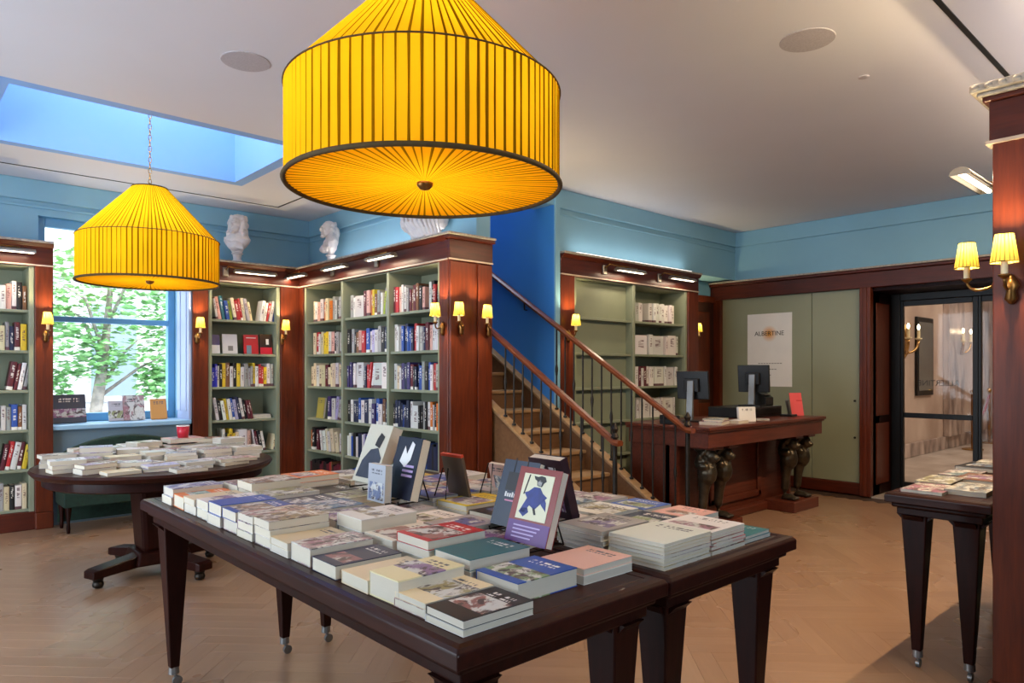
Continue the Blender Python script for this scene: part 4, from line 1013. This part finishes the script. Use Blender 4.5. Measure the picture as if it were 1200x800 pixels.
c6 = [(1.34, 'i', 3, .05), (1.54, 'b', 3, .05), (1.74, 'e', 3, .05), (1.94, 'w', 2, .04), (2.14, 'c', 2, .05), (2.36, 'n', 2, .04), (2.6, 'w', 2, .05)]
for k, (y, c, n, h) in enumerate(c6): stack(2.05, y, .17, .17, n, h, c + 'w', f'{ORD[k + 1]} stack from right edge, far row', GR)

lying(2.30 + .72, 7.28, SHELF_Z[2], .16, .2, .022, R(90), (*hx('#d6d2cc'), 1), 'white book lying flat, fourth shelf of corner bookcase', None, 'shelf_book_lying')
lying(2.30 + .72, 7.28, SHELF_Z[2] + .0225, .15, .19, .018, R(93), (*hx('#cfcac4'), 1), 'pale book lying on the white one, corner bookcase', None, 'shelf_book_lying')
lying(2.30 + .58, 7.27, SHELF_Z[2], .13, .19, .01, R(88), (*hx('#d8d5d0'), 1), 'thin white booklet lying flat on corner bookcase shelf', None, 'shelf_book_lying')
lying(4.69 + 1.45, 4.66, SHELF_Z[1], .24, .3, .03, R(85), (*hx('#c9c6c2'), 1), 'pale folder lying low in the bookcase behind the desk', None, 'shelf_book_lying')
# ---- books on display stands
def easel(loc, rz, w_, lean, label):
    t = thing('book_easel', label, 'book stand', loc, rz, group='display stands on the front table')
    for s in (-1, 1):
        x = s * w_ * .3
        MB().tube([(x, -.03, .014), (x, -.03, .004), (x, .03, .004), (x, .11, .004), (x * .4, .03 + .12 * math.tan(lean) + .02, .13)], .003, 6).build('wire', IRON, t, org=O0)
    MB().tube([(-w_ * .3, .11, .004), (w_ * .3, .11, .004)], .003, 6).build('crossbar', IRON, t, org=O0)
def show(px, py, zb, rz, w_, h, th, lean, color, label, prints=None, es=True):
    x, y = G(px, py, zb)
    upright('display_book', (x, y, zb + .006), rz, w_, h, th, lean, color, label, prints=prints)
    if es: easel((x, y, zb), rz, w_, lean, 'wire stand holding the ' + label.split(' with ')[0].split(' on ')[0])
INK = mat('ink_blue', '#1d2f7a', .5, var=.2, scale=30); INKD = mat('ink_black', '#16141a', .5); PAPER = mat('cream_print', '#d9d6b8', .5, var=.04); VIOLET = mat('violet_print', '#5b2a78', .4, var=.06); PALEPRINT = mat('pale_lilac_print', '#b9a3d0', .5); PALEW = mat('white_print', '#dcdcdc', .5); PINKP = mat('pink_print', '#c07a9a', .5)
def poly(pts): return MB().prism(pts, 'y', -.0018, -.0010)
ppl = [('violet_band', flatprint(-.085, .085, 0, .062), VIOLET), ('picture', flatprint(-.062, .062, .068, .203), PAPER),
       ('robed_figure', poly([(-.05, .09), (-.03, .085), (-.015, .11), (.01, .10), (.03, .12), (.05, .14), (.03, .15), (.015, .165), (-.01, .165), (-.03, .15), (-.045, .145), (-.03, .13)]), INK),
       ('dark_head', poly([(0, .17), (.02, .168), (.026, .18), (.034, .186), (.026, .198), (.01, .2), (-.004, .196), (-.02, .198), (-.014, .188), (-.004, .184)]), INKD), ('face', poly([(.002, .171), (.016, .17), (.018, .182), (.008, .187), (.0, .182)]), PALEW), ('robe_hem', poly([(-.052, .088), (-.03, .075), (-.012, .09), (-.02, .102), (-.04, .1)]), INK), ('trailing_sleeve', poly([(.03, .118), (.055, .1), (.05, .125), (.04, .138)]), INK), ('foot', poly([(.0, .104), (.012, .085), (.02, .086), (.01, .106)]), INKD), ('staff', poly([(-.05, .14), (-.045, .14), (-.035, .2), (-.04, .2)]), INKD)]
for r_ in range(4): ppl.append(('title_line', MB().box(-.06, .05 - .01 * r_, -.0018, -.001, .046 - .011 * r_, .050 - .011 * r_), PALEPRINT))
show(614, 643, .835, R(-90), .175, .222, .028, R(19), '#82170f', 'red-framed book with a blue robed figure and violet band', ppl)
ppl = [('suitcase', flatprint(-.05, .05, .115, .175), INKD), ('suitcase_handle', MB().box(-.03, -.026, -.0014, 0, .175, .222).box(.026, .03, -.0014, 0, .175, .222), INKD)]
for k in range(9): ppl.append(('title_letter', MB().box(-.045 + k * .0105, -.045 + k * .0105 + .007, -.0016, -.0008, .094, .094 + (.012 if k % 3 else .016)), PALEW))
ppl.append(('author_line', MB().box(-.04, .03, -.0016, -.0008, .08, .085), PINKP))
show(594, 622, .84, R(-90), .165, .215, .022, R(19), '#232f45', 'dark blue book with a black suitcase drawing', ppl)
show(660, 606, .85, R(90), .15, .21, .035, R(17), '#2b1220', 'dark maroon book on a stand with its back to the viewer')
ppl = [('portrait', poly([(-.07, .02), (.075, .02), (.075, .11), (.03, .15), (-.02, .14), (-.06, .09)]), mat('slate_print', '#2c3242', .45, var=.2, scale=20)), ('portrait_hair', poly([(.0, .16), (.04, .15), (.055, .2), (.02, .215), (.005, .19)]), INKD), ('red_line', flatprint(-.03, .05, .095, .1), REDP)]
show(425, 572, .865, R(-90), .175, .25, .05, R(22), '#c9c5b4', 'thick pale book with a slate blue portrait', ppl)
ppl = [('silver_shape', poly([(-.04, .14), (.0, .12), (.03, .15), (.04, .21), (.02, .22), (.0, .17), (-.02, .2)]), PALEW)]
for k in range(3): ppl.append(('title_line', MB().box(-.01, .06, -.0016, -.0008, .085 + .018 * k, .094 + .018 * k), PALEPRINT))
show(466, 589, .85, R(-90), .16, .235, .04, R(15), '#161c30', 'black-blue book with silver shape and white title', ppl)
show(440, 590, .85, R(-90), .12, .14, .03, R(3), '#a9adb6', 'small pale grey book standing beside the black-blue one', es=False)
show(541, 584, .84, R(90), .13, .17, .012, R(14), '#5a4a3c', 'brown card with red top edge on a stand', [('red_edge', MB().box(-.065, .065, .0, .014, .17, .18), mat('vermilion', '#c33a1e', .5))])
show(592, 577, .84, R(90), .11, .12, .02, R(14), '#caa79a', 'pale pink book standing in the far rows')

# ================================================================== TABLES
def castor(x, y, parent, material=GREYM):
    m = MB().lathe([(.021, .085), (.023, .055), (.014, .05)], 10, (x, y, 0)).tube([(x, y, .055), (x + .012, y, .035)], .007, 6)
    M = Matrix.Rotation(R(90), 4, 'X')
    m.lathe([(.0, -.009), (.02, -.008), (.02, .008), (.0, .009)], 14, (x + .014, y, .0205), M=M)
    return m.build('castor', material, parent, org=tabloc(parent), auto=True)
def tabloc(p):
    while p.parent: p = p.parent
    return p.location
def book_table(x0, x1, y0, y1, zt, label, hollow=False):
    t = thing('book_table', label, 'table', ((x0 + x1) / 2, (y0 + y1) / 2, 0), 0)
    MB().box(x0 + .0455, x1 - .0455, y0 + .0455, y1 - .0455, zt - .04, zt).build('table_top', TABLEW, t, bevel=.004)
    e = MB()
    prof = [(0, zt - .045), (0, zt - .012), (.008, zt - .003), (.022, zt + .0006), (.045, zt + .0006), (.045, zt - .045)]
    for p, z in prof: e.v += [(x0 + p, y0 + p, z), (x1 - p, y0 + p, z), (x1 - p, y1 - p, z), (x0 + p, y1 - p, z)]
    n_ = len(prof)
    e.f = [(j * 4 + i, j * 4 + (i + 1) % 4, ((j + 1) % n_) * 4 + (i + 1) % 4, ((j + 1) % n_) * 4 + i) for j in range(n_) for i in range(4)]; e.mi = [0] * len(e.f)
    e.build('edge_moulding', TABLEW, t, bevel=.003)
    B(x0 + .022, x1 - .022, y0 + .022, y1 - .022, zt - .068, zt - .045).build('under_moulding', TABLEL, t, bevel=.008)
    B(x0 + .04, x1 - .04, y0 + .04, y1 - .04, zt - .10, zt - .068).build('apron', TABLEL, t, bevel=.004)
    for x, y in ((x0 + .105, y0 + .105), (x1 - .105, y0 + .105), (x0 + .105, y1 - .105), (x1 - .105, y1 - .105)):
        l = MB().frustum((x, y), (.019, .019), (.053, .053), .082, zt - .09).build('leg', TABLEL, t, bevel=.005)
        m = MB()
        for s in (-1, 1):
            m.prism([(x + s * .05, zt - .10), (x + s * .075, zt - .10), (x + s * .05, zt - .125)], 'y', y - .04, y + .04)
            m.prism([(y + s * .05, zt - .10), (y + s * .075, zt - .10), (y + s * .05, zt - .125)], 'x', x - .04, x + .04)
        m.build('bracket', TABLEL, l, org=t.location)
        castor(x, y, l)
    return t
book_table(.85, 1.556, 1.09, 3.30, TZ, 'near-left dark mahogany table of the pair covered in books')
book_table(1.560, 2.275, 1.085, 3.30, TZ, 'far-right dark mahogany table of the pair covered in books')
book_table(3.40, 4.96, .80, 1.215, TZ, 'narrow dark mahogany table beside the right pillar')
GT = 'flat books on the narrow right table'
q = random.Random(5)
for k, (px, py, c, w_, l, lab) in enumerate([(1090, 572, 's', .26, .17, 'tan book at the near corner of the narrow right table'), (1079, 561, 'w', .28, .15, 'pale green-white book on the narrow right table'), (1140, 574, 'c', .28, .16, 'cream book at the near edge beside the right pillar'),
                                            (1110, 553, 'r', .30, .15, 'dull red book on the narrow right table'), (1150, 561, 's', .27, .17, 'brown book beside the right pillar, second from edge'), (1136, 546, 'k', .3, .18, 'thin black book at the middle of the narrow right table'), (1148, 540, 'w', .28, .17, 'white book at the far end of the narrow right table')]):
    x, y = G(px, py, TZ + .01)
    lying(min(max(x, 3.56), 4.8), min(max(y, .89), 1.12), TZ + .0008, w_, l, .014 + .004 * (k % 3), q.uniform(-.05, .05), shade_of(c, q)[1], lab, GT)

# ---- round pedestal table
RX, RY, RZ_ = 1.42, 5.08, .74
t = thing('pedestal_table', 'round dark wood pedestal table heaped with books by the window', 'table', (RX, RY, 0))
MB().lathe([(.66, RZ_ - .05), (.70, RZ_ - .045), (.715, RZ_ - .03), (.725, RZ_ - .015), (.715, RZ_), (.0, RZ_)], 64, (RX, RY, 0)).build('table_top', TABLEW, t, auto=True)
MB().lathe([(.64, RZ_ - .11), (.655, RZ_ - .10), (.655, RZ_ - .05)], 64, (RX, RY, 0)).build('apron', TABLEL, t, auto=True)
MB().frustum((RX, RY), (.12, .12), (.15, .15), .16, RZ_ - .1).build('pedestal', TABLEL, t, bevel=.03)
MB().frustum((RX, RY), (.17, .17), (.15, .15), .09, .17).build('pedestal_base', TABLEL, t, bevel=.012)
for k in range(4):
    a = R(-90 * k - 160); d = Vector((math.cos(a), math.sin(a), 0)); n = Vector((-d.y, d.x, 0)); C = Vector((RX, RY, 0)); vs = []
    for u, hw, z0, z1 in ((.12, .06, .08, .16), (.3, .055, .075, .14), (.44, .055, .07, .125), (.47, .05, .07, .115)):
        for s, z in ((-1, z0), (1, z0), (1, z1), (-1, z1)): p = C + d * u + n * hw * s; vs.append((p.x, p.y, z))
    fs = [(j * 4 + i, j * 4 + (i + 1) % 4, j * 4 + 4 + (i + 1) % 4, j * 4 + 4 + i) for j in range(3) for i in range(4)] + [(0, 3, 2, 1), (12, 13, 14, 15)]
    f = MB().add(vs, fs).build('foot', TABLEL, t, bevel=.006)
    p = C + d * .41
    MB().lathe([(.03, .05), (.034, .072)], 12, (p.x, p.y, 0)).lathe([(.0, .0), (.028, .008), (.034, .026), (.028, .045), (.0, .05)], 12, (p.x, p.y, 0)).build('castor', IRON, f, org=t.location, smooth=True)
GP = 'books heaped on the round table'
q = random.Random(21); k = 0
spots = []
for gx in range(-3, 4):
    for gy in range(-4, 5):
        x, y = gx * .215 + (.1 if gy % 2 else 0), gy * .155
        if math.hypot(x, y) < .625: spots.append((x, y))
spots.sort(key=lambda p: (round(p[1], 2), p[0]))
pal = 'wwlewiwcwewlwkwsewwi'
rowy = sorted({round(p[1], 2) for p in spots}); rown = {y: i + 1 for i, y in enumerate(rowy)}
cnt = {}
for (x, y) in spots:
    ry = rown[round(y, 2)]; cnt[ry] = cnt.get(ry, 0) + 1
    n = 3 if (ry >= 4 and q.random() < .75) else q.choice([1, 2, 2])
    h = n * q.uniform(.018, .03)
    if ry >= 6: h *= 1.3
    where = f'{ORD[cnt[ry]]} pile, {ORD[ry]} row from viewer, round table'
    stack(RX + x - .1, RY + y - .07, .19, .135, n, h, q.choice(pal) + q.choice('wwce'), where, GP, z=RZ_ + .0008, q=q, jit=.35)
mx, my = G(200, 524, .90)
mx, my = RX + .26, RY + .33
zz = .86
t = thing('red_mug', 'small red cup standing among the books on the round table', 'cup', (mx, my, zz))
MB().lathe([(.036, 0), (.044, .085), (.040, .085), (.033, .008), (.0, .008)], 20, (mx, my, zz)).build('cup', REDP, t, smooth=True)
MB().lathe([(.0445, .083), (.0445, .089), (.0405, .089), (.0405, .083)], 20, (mx, my, zz)).build('rim', WHITE, t, smooth=True)
lying(mx, my, RZ_ + .0008 + .09, .24, .19, .0295, .05, shade_of('i', q)[1], 'pink book directly under the red cup on the round table', GP)

# ---- green settee under the window
t = thing('settee', 'dark green velvet settee with curved back under the window', 'settee', (1.75, 6.9, 0))
MB().box(1.16, 2.26, 6.72, 7.08, .34, .45).build('seat', GREENV, t, bevel=.03, seg=3)
pts = [(1.16, .43)] + [(1.16 + 1.1 * k / 16, .58 + .19 * math.sin(math.pi * k / 16) ** .6) for k in range(17)] + [(2.26, .43)]
MB().prism(pts, 'y', 7.03, 7.11).build('backrest', GREENV, t, bevel=.015, seg=2)
B(1.16, 2.26, 6.70, 7.07, .22, .34).build('seat_rail', GREENV, t, bevel=.008)
B(1.18, 2.24, 7.06, 7.10, .05, .45).build('back_panel', GREENV, t)  # dark sheet put in for the shade below the seat
for x in (1.20, 2.22):
    for y in (6.76, 7.04): MB().lathe([(.012, 0), (.016, .04), (.012, .08), (.024, .2), (.026, .29)], 10, (x, y, 0)).build('leg', TABLEL, t, smooth=True)

# ================================================================== DESK
DX0, DX1, DY0, DY1, DZ = 4.86, 6.96, 3.02, 3.86, .90
t = thing('counter_desk', 'mahogany counter desk on bronze lion-leg supports', 'desk', ((DX0 + DX1) / 2, 3.4, 0))
MB().box(DX0, DX1, DY0, DY1, DZ - .028, DZ).build('desk_top', DESKW, t, bevel=.006)
B(DX0 + .012, DX1 - .012, DY0 + .012, DY1, DZ - .045, DZ - .028).build('top_moulding', DESKW, t, bevel=.006)
B(DX0 + .03, DX1 - .03, DY0 + .03, DY1 - .02, DZ - .17, DZ - .045).build('apron', DESKW, t, bevel=.004)
B(DX0 + .05, DX1 - .05, 3.43, 3.47, .06, DZ - .17).build('front_panel', DESKW, t)
m = MB().box(5.5, 5.56, 3.405, 3.43, .14, .73).box(6.34, 6.40, 3.405, 3.43, .14, .73).box(5.5, 6.4, 3.405, 3.43, .14, .20).box(5.5, 6.4, 3.405, 3.43, .67, .73)
m.build('panel_frame', DESKW, t, bevel=.008)
B(DX0 + .05, DX1 - .05, 3.36, 3.5, 0, .08).build('base_rail', DESKW, t, bevel=.012)
B(DX0 + .05, DX0 + .09, 3.36, DY1 - .04, .0, DZ - .17).build('side_panel', DESKW, t); B(DX1 - .09, DX1 - .05, 3.36, DY1 - .04, .0, DZ - .17).build('side_panel', DESKW, t)
def lion(mb, x):
    y = 3.24
    mb.tube([(x, y + .01, .10), (x, y + .01, .2), (x, y - .0, .32), (x, y - .01, .42)], [.042, .036, .042, .055], 12)
    mb.ball((x, y - .035, .50), (.075, .085, .11)).ball((x, y + .0, .58), (.072, .08, .09)).ball((x, y - .01, .44), (.06, .065, .07))
    mb.ball((x, y - .075, .645), (.052, .055, .058)).ball((x, y - .125, .628), (.028, .03, .026)).ball((x, y - .10, .605), (.03, .03, .018))
    q = random.Random(3)
    for k in range(26):
        a = q.uniform(0, 6.28); mb.ball((x + .06 * math.cos(a), y - .04 + q.uniform(-.02, .05), .635 + .062 * math.sin(a)), q.uniform(.016, .026), 8)
    for s in (-1, 1): mb.ball((x + s * .04, y - .06, .70), .018, 8); mb.ball((x + s * .06, y - .02, .56), (.028, .07, .035), 8)
    mb.ball((x, y + .02, .70), (.06, .07, .04))
    mb.ball((x, y - .03, .125), (.052, .07, .032))
    for k in range(4): mb.ball((x - .036 + .024 * k, y - .095, .118), (.013, .032, .02), 8)
for px0, xs_ in ((4.99, (5.12, 5.36)), (6.42, (6.56, 6.82))):
    p = B(xs_[0] - .13, xs_[1] + .13, 3.09, 3.40, 0, .10).build('plinth', DESKW, t, bevel=.006)
    for x in xs_:
        m = MB(); lion(m, x)
        o = m.build('lion_leg', BRONZE, t, smooth=True)
        r = o.modifiers.new('remesh', 'REMESH'); r.mode = 'VOXEL'; r.voxel_size = .0085; r.use_smooth_shade = True
        s = o.modifiers.new('smooth', 'SMOOTH'); s.factor = .5; s.iterations = 3
        B(x - .075, x + .075, 3.10, 3.36, .70, .731).build('capital_block', DESKW, o, org=t.location, bevel=.004)
# things on the desk
def monitor(x, y, rz, w_, h, zc, label):
    t = thing('computer_monitor', label, 'monitor', (x, y, DZ), rz)
    M = Matrix.Translation((0, -.02, zc)) @ Matrix.Rotation(R(-8), 4, 'X')
    MB().cbox((0, -.03, zc), (w_, .03, h), Matrix.Rotation(R(-6), 3, 'X')).build('screen_case', BLACKP, t, org=O0, bevel=.006)
    MB().cbox((0, -.047, zc - .0), (w_ - .03, .002, h - .04), Matrix.Rotation(R(-6), 3, 'X')).build('screen', mat('dark_screen', '#0b0d12', .15) if 'dark_screen' not in bpy.data.materials else bpy.data.materials['dark_screen'], t, org=O0)
    MB().cbox((0, .0, zc), (.14, .03, .12), Matrix.Rotation(R(-6), 3, 'X')).build('rear_cover', BLACKP, t, org=O0, bevel=.008)
    MB().prism([(.02, .012), (.055, .012), (.03, zc + .04), (.008, zc + .04)], 'x', -.03, .03).build('stand', GREYM, t, org=O0, bevel=.004)
    MB().box(-.11, .11, -.09, .10, 0, .012).build('foot', BLACKP, t, org=O0, bevel=.004)
    MB().lathe([(.013, 0), (.013, .003)], 14, (0, .016, zc + .03), M=Matrix.Rotation(R(-90), 4, 'X')).build('badge', GREYM, t, org=O0)
x1, y1 = G(806, 492, DZ); monitor(5.37, 3.52, R(98), .30, .25, .32, 'black monitor at the left end of the desk, seen from behind')
x2, y2 = 6.42, 3.52; monitor(x2, y2, R(100), .31, .27, .27, 'black monitor above the cash drawer, seen from behind')
t = thing('cash_drawer', 'black cash drawer at the right end of the desk', 'cash drawer', (6.35, 3.55, DZ))
o = MB().box(6.02, 6.72, 3.36, 3.76, DZ, DZ + .10).build('case', BLACKP, t, bevel=.006)
B(6.05, 6.69, 3.352, 3.36, DZ + .02, DZ + .085).build('drawer_front', BLACKM, t, bevel=.003)
for ob in list(bpy.data.objects):
    if ob.name.startswith('computer_monitor') and abs(ob.location.x - x2) < .01: ob.location.z = DZ + .10; ob.location.x = 6.44
t = thing('receipt_printer', 'black receipt printer on the cash drawer', 'printer', (6.63, 3.52, DZ + .10))
MB().prism([(3.44, DZ + .10), (3.62, DZ + .10), (3.62, DZ + .24), (3.55, DZ + .25), (3.44, DZ + .18)], 'x', 6.55, 6.71).build('body', BLACKP, t, bevel=.006)
MB().box(6.57, 6.69, 3.46, 3.50, DZ + .205, DZ + .212).build('paper_slot', GREYM, t)
t = thing('card_terminal', 'dark card terminal with a grey handle beside the coral sign', 'card terminal', (6.66, 3.26, DZ))
MB().cbox((6.66, 3.26, DZ + .085), (.03, .03, .17), Matrix.Rotation(R(-25), 3, 'Y')).build('handset', GREYM, t, bevel=.006)
B(6.60, 6.72, 3.20, 3.32, DZ, DZ + .022).build('base', BLACKP, t, bevel=.005)
t = thing('sign_card', 'coral red sign card leaning at the right end of the desk', 'sign', (6.78, 3.22, DZ), R(-32))
MB().cbox((0, 0.03, .115), (.13, .006, .23), Matrix.Rotation(R(-14), 3, 'X')).build('card', CORAL, t, org=O0, bevel=.001)
MB().cbox((0.03, 0.06, .08), (.06, .004, .17), Matrix.Rotation(R(20), 3, 'X')).build('strut', CORAL, t, org=O0)
upright('notice_card', (5.66, 3.14, DZ), R(-25), .17, .13, .03, R(6), '#e4e1de', 'white card holder standing on the front edge of the desk', 'sign')
lying(5.22, 3.20, DZ, .26, .19, .028, .3, (*hx('#7a3a38'), 1), 'brick-red box file lying at the left end of the desk', None, 'desk_book')
lying(5.22, 3.20, DZ + .0285, .20, .15, .015, .45, (*hx('#dedad6'), 1), 'white book lying on the brick-red file', None, 'desk_book')
lying(5.48, 3.14, DZ, .20, .12, .025, .1, (*hx('#d8d5d2'), 1), 'white booklet lying beside the brick-red file', None, 'desk_book')
lying(5.50, 3.36, DZ, .22, .16, .03, .2, (*hx('#d8d5d2'), 1), 'white book further back on the desk', None, 'desk_book')
lying(6.0, 3.20, DZ, .21, .15, .006, .5, (*hx('#c9c6c2'), 1), 'loose white papers in front of the cash drawer', None, 'paper')
t = thing('telephone', 'small black telephone at the left end of the desk', 'telephone', (5.0, 3.45, DZ))
MB().prism([(3.38, DZ), (3.54, DZ), (3.54, DZ + .06), (3.38, DZ + .02)], 'x', 4.92, 5.08).build('base', BLACKP, t, bevel=.005)
MB().box(4.93, 4.975, 3.37, 3.55, DZ + .045, DZ + .075).build('handset', BLACKP, t, bevel=.008)

# ---- poster on the sage wall
py0, py1 = onX(928, 7.905), onX(876, 7.905); pz0, pz1 = 1.16, 2.03
t = thing('poster', 'white poster with an orange sun behind black ALBERTINE lettering', 'poster', (7.911, (py0 + py1) / 2, pz0))
B(7.905, 7.911, py0, py1, pz0, pz1).build('sheet', WHITE, t)
def glow_mat():
    tt = NT('sun_print'); g = tt.coord('Generated'); s = tt.node('ShaderNodeVectorMath', operation='DISTANCE'); tt.link(g, s.inputs[0]); s.inputs[1].default_value = (0, .5, .5)
    f = tt.math('MULTIPLY_ADD', s.outputs['Value'], -3.2, 1.25, clamp=True)
    tt.link(tt.mix(f, hx('#e6e3df'), hx('#e09a3c')), tt.b.inputs['Base Color']); tt.b.inputs['Roughness'].default_value = .6; return tt.m
cy = (py0 + py1) / 2 - .0; cz = pz1 - .24
MB().lathe([(.13, 0), (.13, .0012)], 32, (7.905, cy, cz), M=Matrix.Rotation(R(-90), 4, 'Y')).build('sun', glow_mat(), t)
tx = text_mesh('lettering', 'ALBERTINE', .075, BLACKP); tx.parent = t; tx.location = Vector((7.9028, cy, cz)) - t.location; tx.rotation_euler = (R(90), 0, R(-90))
for k, z in enumerate((1.43, 1.36, 1.29)):
    m = MB()
    for i in range(9 - 2 * k): m.box(7.9038, 7.905, cy + .14 - i * .034, cy + .14 - i * .034 - .026, z, z + .010)
    m.build('small_print', mat('grey_print', '#8d8a88', .6) if 'grey_print' not in bpy.data.materials else bpy.data.materials['grey_print'], t)
